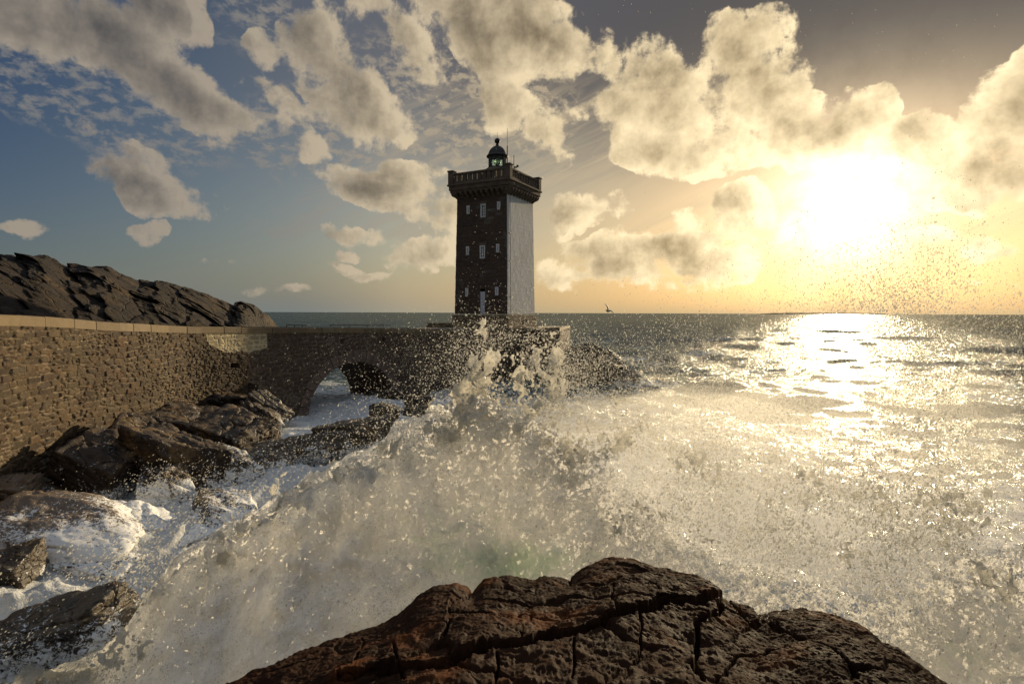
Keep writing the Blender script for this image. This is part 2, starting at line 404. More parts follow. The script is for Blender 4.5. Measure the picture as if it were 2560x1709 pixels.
# ------------------------------------------------------------------ materials
def rubble_mat(name, cols, mortar, rough=.8, scale=1., wet=.0):
    """stone colour driven by a per-stone tone and a mortar mask stored on the mesh"""
    m, nt, out = material(name)
    p = objc(nt)
    tone = nt.attr('tone'); mo = nt.attr('mortar'); wh = nt.attr('limewash')
    n1 = nt.noise(p, 1.1*scale, 4, .6); n2 = nt.noise(p, 14*scale, 6, .7); n3 = nt.noise(p, 60*scale, 3, .7)
    c = nt.ramp(nt.math('ADD', nt.math('MULTIPLY', tone, .75), nt.math('MULTIPLY', n2, .3)), [(i/(len(cols)-1)*.9, q) for i, q in enumerate(cols)])
    c = nt.mix(nt.rng(n3, .35, .7, 0., .5), c, nt.mix(1., c, (.45, .42, .40, 1), 'MULTIPLY'))
    c = nt.mix(nt.rng(n1, .45, .7, 0., .45), c, (.11, .085, .045, 1))
    c = nt.mix(mo, c, (*mortar, 1))
    lw = nt.math('MULTIPLY', wh, nt.math('ADD', .45, nt.math('MULTIPLY', nt.attr('joint'), .75)), clamp=True)
    c = nt.mix(lw, c, (.62, .53, .33, 1))
    h = nt.math('ADD', nt.math('MULTIPLY', n2, .6), nt.math('MULTIPLY', n3, .4))
    finish(nt, out, c, rough=nt.rng(n2, .3, .7, rough-.18, rough+.1), bump=h, bstr=.9, bdist=.035/scale, Specular_IOR_Level=.2+wet)
    return m
M = {}
M['rubble'] = rubble_mat('rubble_stone', [(.014, .009, .005), (.038, .024, .013), (.058, .036, .019), (.10, .062, .030), (.050, .037, .027), (.085, .040, .015)], (.24, .19, .13))
M['bridge'] = rubble_mat('bridge_stone', [(.06, .038, .028), (.10, .062, .042), (.085, .058, .042), (.13, .085, .058)], (.26, .21, .15), wet=.1)
M['coping'] = rubble_mat('coping_stone', [(.20, .15, .085), (.25, .19, .11), (.19, .145, .09), (.28, .22, .14)], (.16, .12, .08), scale=1.5)
M['ashlar'] = rubble_mat('tower_stone', [(.075, .05, .04), (.13, .085, .06), (.10, .075, .06), (.085, .055, .045), (.17, .15, .125)], (.10, .08, .065), scale=1.)

def simple(name, col, rough=.7, var=.25, scale=4., bstr=.3, bd=.01, **kw):
    m, nt, out = material(name); p = objc(nt)
    n = nt.noise(p, scale, 5, .6); n2 = nt.noise(p, scale*9, 4, .6)
    c = nt.mix(nt.rng(n, .3, .7, 0., 1.), tuple(x*(1-var) for x in col)+(1,), tuple(min(1, x*(1+var)) for x in col)+(1,))
    finish(nt, out, c, rough=rough, bump=n2, bstr=bstr, bdist=bd, **kw)
    return m
M['cornice'] = simple('cornice_granite', (.135, .10, .07), .85, .35, 1.2, .6, .03)
M['plinth'] = simple('plinth_granite', (.17, .125, .075), .85, .45, .9, .6, .04)
M['voussoir'] = simple('arch_granite', (.15, .105, .08), .85, .3, 1.5, .6, .03)
M['deck'] = simple('path_paving', (.25, .2, .14), .9, .2, 1.)
M['metal_black'] = simple('black_painted_iron', (.012, .011, .010), .6, .2, 3., .1, .005)
M['metal_grey'] = simple('galvanised_steel', (.20, .20, .20), .4, .2, 6., .1, .002, Metallic=.7)
M['white_paint'] = simple('white_joinery_paint', (.72, .72, .70), .5, .08, 6., .1, .002)
M['door_paint'] = simple('pale_grey_door_paint', (.62, .64, .68), .45, .08, 3., .1, .002)
M['pane'] = simple('dark_window_glass', (.018, .022, .028), .06, .2, 2., .05, .002)
M['hole'] = simple('deep_drain_shadow_stone', (.03, .024, .02), .95)
# white render with vertical weather streaks and coursing lines
m, nt, out = material('white_lime_render'); p = objc(nt)
st = nt.noise(nt.vmath('MULTIPLY', p, (3., 3., .12)), 2.4, 5, .65)
big = nt.noise(p, .35, 3, .5); fn = nt.noise(p, 9., 5, .7)
z = nt.node('ShaderNodeSeparateXYZ', {0: p}).outputs[2]
crs = nt.rng(nt.math('ABSOLUTE', nt.math('SUBTRACT', nt.math('FRACT', nt.math('MULTIPLY', z, 2.3)), .5)), .44, .5)
c = nt.mix(nt.rng(st, .35, .68, 0., .55), (.86, .85, .81, 1), (.66, .65, .61, 1))
c = nt.mix(nt.rng(big, .5, .75, 0., .35), c, (.44, .43, .36, 1))
c = nt.mix(nt.math('MULTIPLY', crs, .22), c, (.4, .38, .34, 1))
finish(nt, out, c, rough=.8, bump=nt.math('ADD', fn, nt.math('MULTIPLY', st, .5)), bstr=.2, bdist=.004)
M['render'] = m
# lantern glass
m, nt, out = material('lantern_glass')
gl = nt.node('ShaderNodeBsdfGlossy', {'Color': (1, 1, 1, 1), 'Roughness': .03}); tr = nt.node('ShaderNodeBsdfTransparent', {'Color': (.80, .92, .86, 1)})
fr = nt.node('ShaderNodeFresnel', {'IOR': 1.5}); mx = nt.node('ShaderNodeMixShader', {0: fr.outputs[0], 1: tr.outputs[0], 2: gl.outputs[0]})
nt.set(out.inputs['Surface'], mx.outputs[0]); M['glass'] = m
m, nt, out = material('lens_glass')
pr = nt.node('ShaderNodeBsdfPrincipled', {'Base Color': (.55, .72, .6, 1), 'Roughness': .08, 'Transmission Weight': .75, 'IOR': 1.5}); nt.set(out.inputs['Surface'], pr.outputs[0]); M['lens'] = m

def rock_mat(name, cols, rough=.6, rust=None, scale=1., wetline=None, foam=False, spec=.5, strata=(0, 0, 1), bstr=1.0, bd=.05):
    m, nt, out = material(name)
    p = pos(nt)
    a = nt.noise(p, .55*scale, 6, .62); b = nt.noise(p, 3.5*scale, 8, .68); f = nt.noise(p, 26*scale, 5, .7)
    q = nt.vmath('DOT_PRODUCT', p, strata)
    lay = nt.noise(nt.node('ShaderNodeCombineXYZ', {0: nt.math('MULTIPLY', q, 3.2*scale), 1: nt.math('MULTIPLY', a, 1.2), 2: 0.}).outputs[0], 1.6, 5, .6)
    v = nt.math('ADD', nt.math('MULTIPLY', a, .45), nt.math('ADD', nt.math('MULTIPLY', b, .35), nt.math('MULTIPLY', lay, .2)))
    n = len(cols)
    c = nt.ramp(v, [(.33+.34*i/(n-1), q_) for i, q_ in enumerate(cols)])
    if rust:
        r = nt.noise(nt.vmath('ADD', p, (7.1, 3.3, 1.)), 1.0*scale, 6, .65)
        c = nt.mix(nt.rng(r, .50, .64, 0., .85, True), c, (*rust, 1))
    c = nt.mix(nt.rng(f, .35, .75, 0., .5), c, nt.mix(1., c, (.4, .38, .36, 1), 'MULTIPLY'))
    cr = nt.voro(nt.node('ShaderNodeVectorMath', {0: nt.noise(p, 2., 3, col=True), 1: (.5, .5, .5), 2: p}, operation='MULTIPLY_ADD').outputs[0], 1.1*scale, 'DISTANCE_TO_EDGE')
    crk = nt.rng(cr, .0, .035, 0., 1.)
    h = nt.math('ADD', nt.math('MULTIPLY', b, 1.), nt.math('MULTIPLY', f, .35))
    h = nt.math('ADD', h, nt.math('MULTIPLY', lay, .6)); h = nt.math('ADD', h, nt.math('MULTIPLY', crk, .8))
    rg = nt.rng(b, .35, .65, rough-.1, rough+.15)
    pr = finish(nt, out, c, rough=rg, bump=h, bstr=bstr, bdist=bd/scale, Specular_IOR_Level=spec)
    if foam:
        fa = nt.attr('foam'); l1 = nt.noise(p, 2.2, 6, .65, .6); l2 = nt.noise(p, 13., 6, .7, .8)
        k = nt.rng(nt.math('ADD', fa, nt.math('ADD', nt.math('MULTIPLY', nt.math('SUBTRACT', l1, .5), 1.6), nt.math('MULTIPLY', nt.math('SUBTRACT', l2, .5), 2.8))), .42, .58)
        d = nt.node('ShaderNodeBsdfDiffuse', {'Color': (.78, .79, .78, 1)})
        ms = nt.node('ShaderNodeMixShader', {0: k, 1: pr.outputs[0], 2: d.outputs[0]}); nt.set(out.inputs['Surface'], ms.outputs[0])
    return m
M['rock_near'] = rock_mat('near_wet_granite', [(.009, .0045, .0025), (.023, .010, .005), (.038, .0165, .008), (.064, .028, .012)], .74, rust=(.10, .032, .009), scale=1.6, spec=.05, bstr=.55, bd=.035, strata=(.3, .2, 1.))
M['rock_shore'] = rock_mat('shore_granite', [(.020, .014, .010), (.042, .030, .021), (.068, .049, .034), (.11, .082, .055)], .6, rust=(.20, .13, .06), scale=.8, foam=True, spec=.25, bd=.06, strata=(.35, .0, 1.))
M['rock_pale'] = rock_mat('pale_washed_granite', [(.10, .07, .045), (.145, .105, .068), (.18, .135, .09), (.21, .165, .11)], .5, scale=.9, foam=True, bstr=.6, bd=.03)
M['rock_dark'] = rock_mat('dark_surf_rock', [(.03, .024, .018), (.055, .042, .030), (.09, .07, .045), (.13, .10, .06)], .42, rust=(.11, .075, .03), scale=1.3, foam=True, spec=.4, bd=.06)
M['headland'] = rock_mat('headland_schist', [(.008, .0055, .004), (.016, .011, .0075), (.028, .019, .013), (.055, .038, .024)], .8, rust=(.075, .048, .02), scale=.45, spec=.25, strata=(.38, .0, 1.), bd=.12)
# ------------------------------------------------------------------ lighthouse
TH = math.radians(28.0); S0 = 6.30
uL = np.array([-math.cos(TH), math.sin(TH), 0]); uR = np.array([math.sin(TH), math.cos(TH), 0])
YC = 57.0
def zc(py, Y=YC): return (778.3-py)/F_PX*Y
corner = np.array([(1268-1280)/F_PX*YC, YC, 0.])
TC = corner + S0/2*(uL+uR); TC[2] = -1.62
# local frame: +x to the right along the shaded face, -y out of the shaded face, +x out of the white face
LH = empty('lighthouse', TC, 0)
LH.rotation_euler = (0, 0, math.atan2(-uL[1], -uL[0]))
tag(LH, 'tall square lighthouse of dark stone with one white rendered side and a black domed lantern', 'lighthouse')
BZ = TC[2]
def hz(py, Y=YC): return zc(py, Y)-BZ
Z_PL = hz(782); Z_SH = hz(480); Z_SL0 = hz(461, 56.3); Z_SL1 = hz(444, 56.2); Z_PAR = hz(417, 56.4); Z_POST = hz(409, 56.3)
hb, ht = S0/2, S0/2-.22       # half width of the shaft at the bottom and at the top
def wall_pattern(U, Vv, cw, ch, seed, jitter=.25, joint=.06):
    """irregular courses of squared blocks: returns joint distance and per-block tone"""
    row = np.floor(Vv/ch); ru = _hash(row.astype(np.int64), row.astype(np.int64)*0, row.astype(np.int64)*0, seed)
    w = cw*(.8+.5*ru); u = U/w+ru*7.3
    ci = np.floor(u)
    def edge(c): return c+jitter*(_hash(c.astype(np.int64), row.astype(np.int64), row.astype(np.int64)*0+3, seed)-.5)*2
    lo, hi = edge(ci), edge(ci+1)
    cell = np.where(u < lo, ci-1, np.where(u > hi, ci+1, ci))
    du = np.minimum(np.abs(u-lo), np.abs(hi-u))*w
    fv = (Vv/ch-row)*ch; dv = np.minimum(fv, ch-fv)
    tone = _hash(cell.astype(np.int64), row.astype(np.int64), row.astype(np.int64)*0+9, seed)
    return np.minimum(du, dv), tone, cell, row
def quad_face(p00, p10, p01, p11, nu, nv):
    u, v = np.meshgrid(np.linspace(0, 1, nu), np.linspace(0, 1, nv), indexing='ij')
    P = ((1-u)*(1-v))[..., None]*p00+(u*(1-v))[..., None]*p10+((1-u)*v)[..., None]*p01+(u*v)[..., None]*p11
    return u, v, P
# dark stone shaft: front (-y) and left (-x) and back (+y) faces as relief, openings cut where windows stand
WX = [-2.05, -.32, 1.62]                      # window columns (local x on the shaft face)
def face_px_x(px):                            # local x on the shaded face for photo pixel px
    k = (px-1280)/F_PX
    # point corner + s*uL ; X = k*Y
    s = (corner[0]-k*corner[1])/(k*uL[1]-uL[0]); return hb-s
def face_z(px, py):
    k = (px-1280)/F_PX; s = (corner[0]-k*corner[1])/(k*uL[1]-uL[0]); Y = corner[1]+s*uL[1]
    return at(px, py, Y)[2]-BZ
wins = []                                     # px left, px right, py top, py bottom, kind
R1 = lambda x, y: (1080+x*.15308, 320+y*.15308)
R2 = lambda x, y: (1080+x*.21684, 520+y*.21684)
for (a, b, kind) in [((545, 1258), (602, 1400), 's'), ((770, 1228), (860, 1455), 'l'), ((1038, 1190), (1096, 1330), 's')]:
    wins.append((*R1(*a), *R1(*b), kind))
for (a, b, kind) in [((382, 440), (422, 541), 's'), ((540, 426), (603, 580), 'l'), ((727, 408), (768, 508), 's'),
                     ((378, 920), (416, 1018), 's'), ((721, 905), (762, 1005), 's')]:
    wins.append((*R2(*a), *R2(*b), kind))
rects = []
for (x0, y0, x1, y1, k) in wins:
    xa, xb = face_px_x(x0), face_px_x(x1); xm = (x0+x1)/2
    rects.append((xa, xb, face_z(xm, y1), face_z(xm, y0), k))
dx0, dx1 = face_px_x(R2(556, 0)[0]), face_px_x(R2(609, 0)[0])
door_rect = (dx0, dx1, Z_PL-.02, face_z(1206, R2(0, 962)[1]), 'd')
def shaft_face(side, name, mat, opening=()):
    nu, nv = (190, 380) if side in ('front',) else (60, 120)
    c = {'front': ((-1, -1), (1, -1)), 'left': ((-1, 1), (-1, -1)), 'back': ((1, 1), (-1, 1))}[side]
    P4 = [np.array([c[i][0]*h, c[i][1]*h, z]) for z, h in ((Z_PL, hb-.02), (Z_SH+1.4, ht-.02)) for i in (0, 1)]
    u, v, P = quad_face(P4[0], P4[1], P4[2], P4[3], nu, nv)
    L = 2*hb; H = Z_SH+1.4-Z_PL
    U = u*L; Vv = v*H
    dj, tone, cell, row = wall_pattern(U, Vv, .72, .41, 5)
    n = np.cross(P4[1]-P4[0], P4[2]-P4[0]); n = n/np.linalg.norm(n)
    rel = sstep(.0, .045, dj)*.03 + (tone-.5)*.025
    co = P.reshape(-1, 3); nz = fbm(co*3.1+4, 4, 3)
    P = P + n*(rel + nz.reshape(rel.shape)*.012)[..., None]
    F = grid_faces(nu, nv)
    if opening:
        ctr = P.reshape(-1, 3)[F].mean(1)
        keep = np.ones(len(F), bool)
        for (xa, xb, za, zb, k) in opening:
            keep &= ~((ctr[:, 0] > xa) & (ctr[:, 0] < xb) & (ctr[:, 2] > za) & (ctr[:, 2] < zb))
        F = F[keep]
    pale = ((noise3(np.stack([U*.5, Vv*.55, U*0], -1), 8) > .34) & (tone > .45))
    t2 = np.clip(tone*.78+pale*.35, 0, 1)
    me = np_mesh(name, P.reshape(-1, 3), F, True, {'tone': t2, 'mortar': (1-sstep(.0, .03, dj))*.75, 'limewash': tone*0, 'joint': tone*0})
    return obj(name, me, mat, LH)
allr = rects+[(door_rect[0], door_rect[1], door_rect[2], door_rect[3]+.28, 'd')]
for sd in ('front', 'left', 'back'):
    shaft_face(sd, 'stone_wall', M['ashlar'], allr if sd == 'front' else ())
# white rendered side (+x)
u, v, P = quad_face(np.array([hb, -hb, Z_PL]), np.array([hb, hb, Z_PL]), np.array([ht, -ht, Z_SH+1.4]), np.array([ht, ht, Z_SH+1.4]), 60, 160)
co = P.reshape(-1, 3)
crs = np.abs(np.mod(co[:, 2]*2.3, 1)-.5)*2
co = co + np.array([1, 0, 0])*(fbm(co*2.2, 4, 9)*.006+ .004*sstep(.0, .2, crs))[:, None]
obj('white_wall', np_mesh('white_wall', co, grid_faces(60, 160)), M['render'], LH)
# inner core that closes the openings
b = MB()
b.box((0, 0, (Z_PL+Z_SH+1.4)/2), (2*ht-.75, 2*ht-.75, Z_SH+1.4-Z_PL-.1)); b.build('inner_wall', M['hole'], LH)
# thin dark drain cable down the white side
b = MB(); b.cyl((hb+.05, -hb+.62, Z_PL), (ht+.05, -ht+.60, Z_SH), .022, seg=6)
for zz in (3.2, 6.8, 9.6): b.box((ht+.14, -hb+.62, zz), (.16, .14, .07))
b.build('cable', M['metal_grey'], LH)
def window(r):
    xa, xb, za, zb, k = r
    w, h = xb-xa, zb-za; xm, zm = (xa+xb)/2, (za+zb)/2
    yf = -(hb+(ht-hb)*(zm-Z_PL)/(Z_SH-Z_PL))+.08
    t = .17 if k == 's' else .15
    f = MB()
    f.box((xm-w/2+t/2, yf, zm), (t, .14, h)); f.box((xm+w/2-t/2, yf, zm), (t, .14, h))
    f.box((xm, yf, zb-t/2), (w-2*t, .14, t)); f.box((xm, yf, za+t/2), (w-2*t, .14, t))
    fo = f.build('window', M['white_paint'], LH)
    iw, ih = w-2*t, h-2*t
    g = MB(); g.box((xm, yf+.05, zm), (iw, .02, ih)); g.build('pane', M['pane'], fo)
    q = MB(); rows = 4 if k == 'l' else 2
    if k == 'l': q.box((xm, yf+.01, zm), (.075, .05, ih))
    for i in range(1, rows): q.box((xm, yf+.012, zm-ih/2+ih*i/rows), (iw, .045, .05))
    q.build('glazing_bar', M['white_paint'], fo)
    s = MB(); s.box((xm, yf-.06, za-.07), (w+.16, .22, .10)); s.build('sill', M['cornice'], fo)
    if k == 'l':
        # stone surround, a hair proud of the wall
        s = MB(); s.box((xm, yf-.045, zb+.13), (w+.3, .12, .24)); s.build('lintel', M['cornice'], fo)
for r in rects: window(r)
xa, xb, za, zb, _ = door_rect
dr = MB(); xm = (xa+xb)/2; yf = -hb+.06
dr.box((xm, yf, (za+zb)/2), (xb-xa, .08, zb-za)); dro = dr.build('door', M['door_paint'], LH)
q = MB()
for i in range(4): q.box((xm, yf-.045, za+.35+i*(zb-za-.5)/3.4), (xb-xa-.28, .02, .42))
q.build('panel', M['door_paint'], dro)
q = MB(); q.cyl((xb-.12, yf-.12, za+1.0), (xb-.12, yf-.03, za+1.0), .035); q.build('handle', M['metal_grey'], dro)
# plinth
b = MB(); a = hb+.22
b.box((0, 0, Z_PL/2-.15), (2*a, 2*a, Z_PL+.12), bevel=.06); b.box((0, 0, .1), (2*a+.16, 2*a+.16, .5), bevel=.04)
b.build('plinth', M['plinth'], LH)
b = MB(); b.box((a+.01, .75, .62), (.06, .42, .5)); b.build('vent', M['hole'], LH)
# cornice: band, corbels, slab mouldings
OV = .80
b = MB()
b.box((0, 0, Z_SL0-.10), (2*ht+1.1, 2*ht+1.1, .22))
b.box((0, 0, (Z_SL0+Z_SL1)/2-.06), (2*(ht+OV)-.26, 2*(ht+OV)-.26, Z_SL1-Z_SL0-.10), bevel=.07)
b.box((0, 0, Z_SL1-.10), (2*(ht+OV), 2*(ht+OV), .20), bevel=.05)
b.build('cornice', M['cornice'], LH)
prof = [(0, 0), (.10, .02), (.22, .16), (.30, .36), (.48, .52), (.62, .66), (.68, .90), (.72, 1.22), (.72, 1.30), (0, 1.30)]
sc_z = (Z_SL0-.2-(Z_SH-.05))/1.30+.12
me0 = None
for face in range(4):
    Rm = Matrix.Rotation(face*math.pi/2, 4, 'Z')
    n = 10
    for k in range(n):
        y = -ht+.17+(2*ht-.34)*k/(n-1)
        if me0 is None:
            b = MB(); b.prism([(x, z*sc_z) for x, z in prof], .27, Matrix.Identity(4))
            o = b.build('corbel', M['cornice'], LH); me0 = o.data
        else:
            o = obj('corbel', me0, None, LH)
        o.matrix_local = Rm @ Matrix.Translation((ht-.02, y, Z_SH-.08-.1))
for sx, sy in ((1, -1), (-1, -1), (1, 1), (-1, 1)):     # the heavy rounded corner corbels
    b = MB()
    pr = [(0, -.05)]+[(x*1.12, z*sc_z) for x, z in prof[1:-1]]+[(0, 1.3*sc_z)]
    an = math.atan2(sy, sx)
    b.prism(pr, .62, Matrix.Translation((sx*(ht-.12), sy*(ht-.12), Z_SH-.18)) @ Matrix.Rotation(an, 4, 'Z'))
    b.build('corner_corbel', M['cornice'], LH)
# parapet: plinth rail, balusters with slots, top rail, corner posts
HP = ht+.54
for face in range(4):
    Rm = Matrix.Rotation(face*math.pi/2, 4, 'Z')
    b = MB()
    zb0, zb1 = Z_SL1, Z_PAR
    L = 2*HP-.9
    b.box((HP-.16, 0, zb0+.13), (.34, L, .26), M=Rm)
    b.box((HP-.16, 0, zb1-.10), (.42, L, .20), M=Rm, bevel=.03)
    n = 10
    for k in range(n+1):
        y = -L/2+L*k/n; ww = .40 if k in (0, n) else .40
        b.box((HP-.16, y*(1-.2/L), (zb0+zb1)/2+.03), (.26, ww, zb1-zb0-.46), M=Rm)
    b.build('parapet', M['cornice'], LH)
for sx, sy in ((1, -1), (-1, -1), (1, 1), (-1, 1)):
    b = MB()
    b.box((sx*(HP-.13), sy*(HP-.13), (Z_SL1+Z_POST)/2-.06), (.62, .62, Z_POST-Z_SL1-.12), bevel=.04)
    b.box((sx*(HP-.13), sy*(HP-.13), Z_POST-.07), (.74, .74, .14), bevel=.03)
    b.build('parapet_post', M['cornice'], LH)
b = MB(); b.box((0, 0, Z_SL1+.04), (2*HP-.4, 2*HP-.4, .08)); b.build('roof_terrace', M['deck'], LH)
# lantern
YL = 61.0; lz = lambda py: (778.3-py)/F_PX*YL-BZ
LX = face = .18
b = MB(); b.lathe([(1.65, Z_SL1+.06), (1.65, lz(440)), (1.52, lz(433)), (1.36, lz(428)), (1.18, lz(425)), (1.0, lz(424)), (.0, lz(423.9))], 36, (LX, 0, 0))
b.build('lantern_drum', M['cornice'], LH)
g0, g1 = lz(423), lz(392)
lant = MB(); n = 10
for k in range(n):
    an = 2*math.pi*k/n+.2; c_, s_ = math.cos(an)*.95+LX, math.sin(an)*.95
    lant.cyl((c_, s_, g0), (c_, s_, g1), .028, seg=6)
lant.lathe([(.99, g0-.05), (1.0, g0+.07), (.90, g0+.07), (.90, g0-.05)], 30, (LX, 0, 0))
lo = lant.build('lantern', M['metal_black'], LH)
b = MB(); b.lathe([(.93, g0+.08), (.93, g1)], 30, (LX, 0, 0)); b.bm.faces.ensure_lookup_table()
caps = [f for f in b.bm.faces if len(f.verts) > 4]; bmesh.ops.delete(b.bm, geom=caps, context='FACES')
b.build('glass', M['glass'], lo, True)
b = MB(); b.lathe([(.0, g0+.04), (.30, g0+.06), (.16, g0+.10), (.16, g0+.35), (.28, g0+.42), (.36, g0+.58), (.35, g0+.78), (.24, g0+.98), (.0, g0+1.06)], 20, (LX, 0, 0)); b.build('lens', M['lens'], lo, True)
zd = lz(396); b = MB()
b.lathe([(.96, zd-.05), (1.13, zd), (1.16, zd+.08), (1.10, zd+.18), (1.0, zd+.26), (.96, zd+.36), (.86, zd+.62), (.70, zd+.86), (.48, zd+1.06), (.22, zd+1.18), (.16, zd+1.26), (.19, zd+1.31), (.13, zd+1.36), (.11, zd+1.44)], 36, (LX, 0, 0))
b.build('dome', M['metal_black'], lo, True)
zb_ = zd+1.44+.26; b = MB(); b.lathe([(.30*math.sin(t), zb_-.30*math.cos(t)) for t in np.linspace(.25, math.pi, 14)], 24, (LX, 0, 0))
b.build('vent_ball', M['metal_black'], lo, True)
b = MB(); b.cyl((LX, 0, zb_+.2), (LX, 0, lz(336)), .022, .012, 6); b.build('lightning_rod', M['metal_black'], lo)
# aerials on the parapet and terrace (local x from the photo column, on the terrace)
def loc_at(px, Y, py):
    w = at(px, py, Y); d = w-TC
    R = np.array(LH.rotation_euler.to_matrix()); return R.T @ d
for (px, Y, p0, p1, r) in [(1268, 60.2, 440, 365, .055), (1284.6, 61.0, 440, 388, .035), (1277.5, 61.6, 440, 390, .012)]:
    a_, c_ = loc_at(px, Y, p0), loc_at(px, Y, p1)
    b = MB(); b.cyl(a_, (a_[0], a_[1], c_[2]), r, seg=6)
    if px == 1268: d_ = loc_at(1269, Y, 321); b.cyl((a_[0], a_[1], c_[2]), (a_[0], a_[1], d_[2]), .018, seg=6)
    if px == 1284.6:
        s_ = loc_at(1290, Y, 417); b.box((s_[0], s_[1], s_[2]), (.55, .10, .08)); b.box((s_[0]+.2, s_[1], s_[2]+.05), (.2, .2, .2)); b.box((s_[0]-.05, s_[1], s_[2]-.12), (.34, .08, .06))
    b.build('aerial', M['metal_black'], LH)
# ------------------------------------------------------------------ causeway wall, bridge and platform (one masonry structure)
CW = empty('causeway', (0, 0, 0))
tag(CW, 'long rubble stone causeway with one arch leading out to the lighthouse platform', 'causeway')
def hermite(pts, n):
    """Catmull-Rom through pts, n samples, by arc length"""
    pts = np.array(pts, float); q = np.vstack([2*pts[0]-pts[1], pts, 2*pts[-1]-pts[-2]]); out = []
    for i in range(1, len(q)-2):
        t = np.linspace(0, 1, 60, endpoint=False)[:, None]
        p0, p1, p2, p3 = q[i-1], q[i], q[i+1], q[i+2]
        out.append(.5*((2*p1)+(-p0+p2)*t+(2*p0-5*p1+4*p2-p3)*t**2+(-p0+3*p1-3*p2+p3)*t**3))
    out = np.vstack(out+[pts[-1:]])
    s = np.r_[0, np.cumsum(np.linalg.norm(np.diff(out[:, :2], axis=0), axis=1))]
    u = np.linspace(0, s[-1], n)
    return np.stack([np.interp(u, s, out[:, k]) for k in range(3)], -1), u
LEFT = [at(-900, 768, 8.0), at(-500, 772, 10.8), at(-250, 777, 13.4), at(0, 785, 17.), at(147, 794, 19.8), at(265, 804.5, 22.5), at(351, 810, 24.8), at(478, 816, 28.6), at(617, 817.5, 32.25)]
P_ = LEFT[-1]; A_ = at(1120, 819, 52.); B_ = at(1398, 815, 58.)
A_[2] = -1.50; B_[2] = -1.52
C_ = B_+np.array([2.2, 11., 0]); D_ = A_+np.array([-3.2, 12.5, 0.])
def wall_run(line, u, name, mat, zbot, dv, cell, seed, hole=None, cheb=True, deep=.075, holes_px=(), parent=CW, mfac=.50):
    nv = int((line[:, 2].max()-zbot)/dv)
    tv = np.linspace(0, 1, nv)
    top = line[:, 2]-.34
    Z = zbot+(top[:, None]-zbot)*tv[None, :]
    X = np.repeat(line[:, 0:1], nv, 1); Y = np.repeat(line[:, 1:2], nv, 1)
    tg = np.gradient(line[:, :2], axis=0); tg /= np.linalg.norm(tg, axis=1)[:, None]
    nrm = np.stack([tg[:, 1], -tg[:, 0], tg[:, 0]*0], -1)
    U = np.repeat(u[:, None], nv, 1)
    P = np.stack([U/cell[0], Z/cell[1]], -1)
    wob = np.stack([fbm(np.stack([U*.9, Z*.9, U*0], -1), 3, seed+1), fbm(np.stack([U*.9, Z*.9, U*0+5], -1), 3, seed+2)], -1)*np.array([.30, .20])
    P2r = P+wob; P2r[..., 0] += np.floor(P2r[..., 1])*.37
    P2 = P2r
    f1, f2, idn, off = worley2(P2, seed, jit=.88, cheb=cheb)
    g1, g2, idg, ofg = worley2(P2*1.85+3.3, seed+50, jit=.85, cheb=cheb)
    selb = fbm(np.stack([U*.55, Z*.9, U*0], -1), 2, seed+60)+(idn-.5)*.9 > .18     # pockets of small stones between the large ones
    j = np.where(selb, np.minimum((g2-g1)*.62, (f2-f1)), f2-f1)
    off = np.where(selb[..., None], ofg*.6, off); idn = np.where(selb, idg, idn)
    body = sstep(.02, .13, j)
    n2 = fbm(np.stack([U*4, Z*4, U*0], -1), 4, seed+5)
    patch = fbm(np.stack([U*.35, Z*.5, U*0], -1), 3, seed+9)
    rel = body*(deep*(.55+.7*idn)) + (off[..., 0]*(idn-.5)+off[..., 1]*(.5-idn))*.05*body + n2*.02
    # projected photo columns let me place the patch of pale mortar and the drain holes where they are on the wall
    mort = (1-sstep(.05, .15, j))*sstep(-.08, .25, patch+(n2*.6))*.95
    mort = np.maximum(mort, (1-sstep(.06, .12, j))*mfac)
    Vw = np.stack([X, Y, Z], -1)
    c = (Vw.reshape(-1, 3) @ CM); px = 1280+F_PX*c[:, 0]/-c[:, 2]; py = 854.5-F_PX*c[:, 1]/-c[:, 2]
    px = px.reshape(X.shape); py = py.reshape(X.shape)
    e = fbm(np.stack([U*2, Z*2, U*0], -1), 3, 77)*9
    botm = np.interp(px, [500, 525, 570, 610, 640, 668], [835, 868, 880, 882, 879, 868])
    lw = sstep(0, 4, px-508+e+(py-825)*-.25)*sstep(0, 3, 668-px+e*.4)*sstep(0, 4, botm-py+e)*sstep(-6, 0, py-826)
    rel = rel*(1-.6*lw)
    for (hx0, hx1, hy0, hy1) in holes_px:
        m_ = (px > hx0) & (px < hx1) & (py > hy0) & (py < hy1) & (Y > 0)
        rel = np.where(m_, -.55, rel)
    Vw = Vw + nrm[:, None, :]*rel[..., None]
    F = grid_faces(len(line), nv)
    if hole is not None:
        cu = U.reshape(-1)[F].mean(1); cz = Z.reshape(-1)[F].mean(1)
        F = F[~hole(cu, cz)]
    me = np_mesh(name, Vw.reshape(-1, 3), F, True, {'tone': idn, 'mortar': mort*(1-lw), 'limewash': lw, 'joint': 1-sstep(.05, .2, j)})
    return obj(name, me, mat, parent)
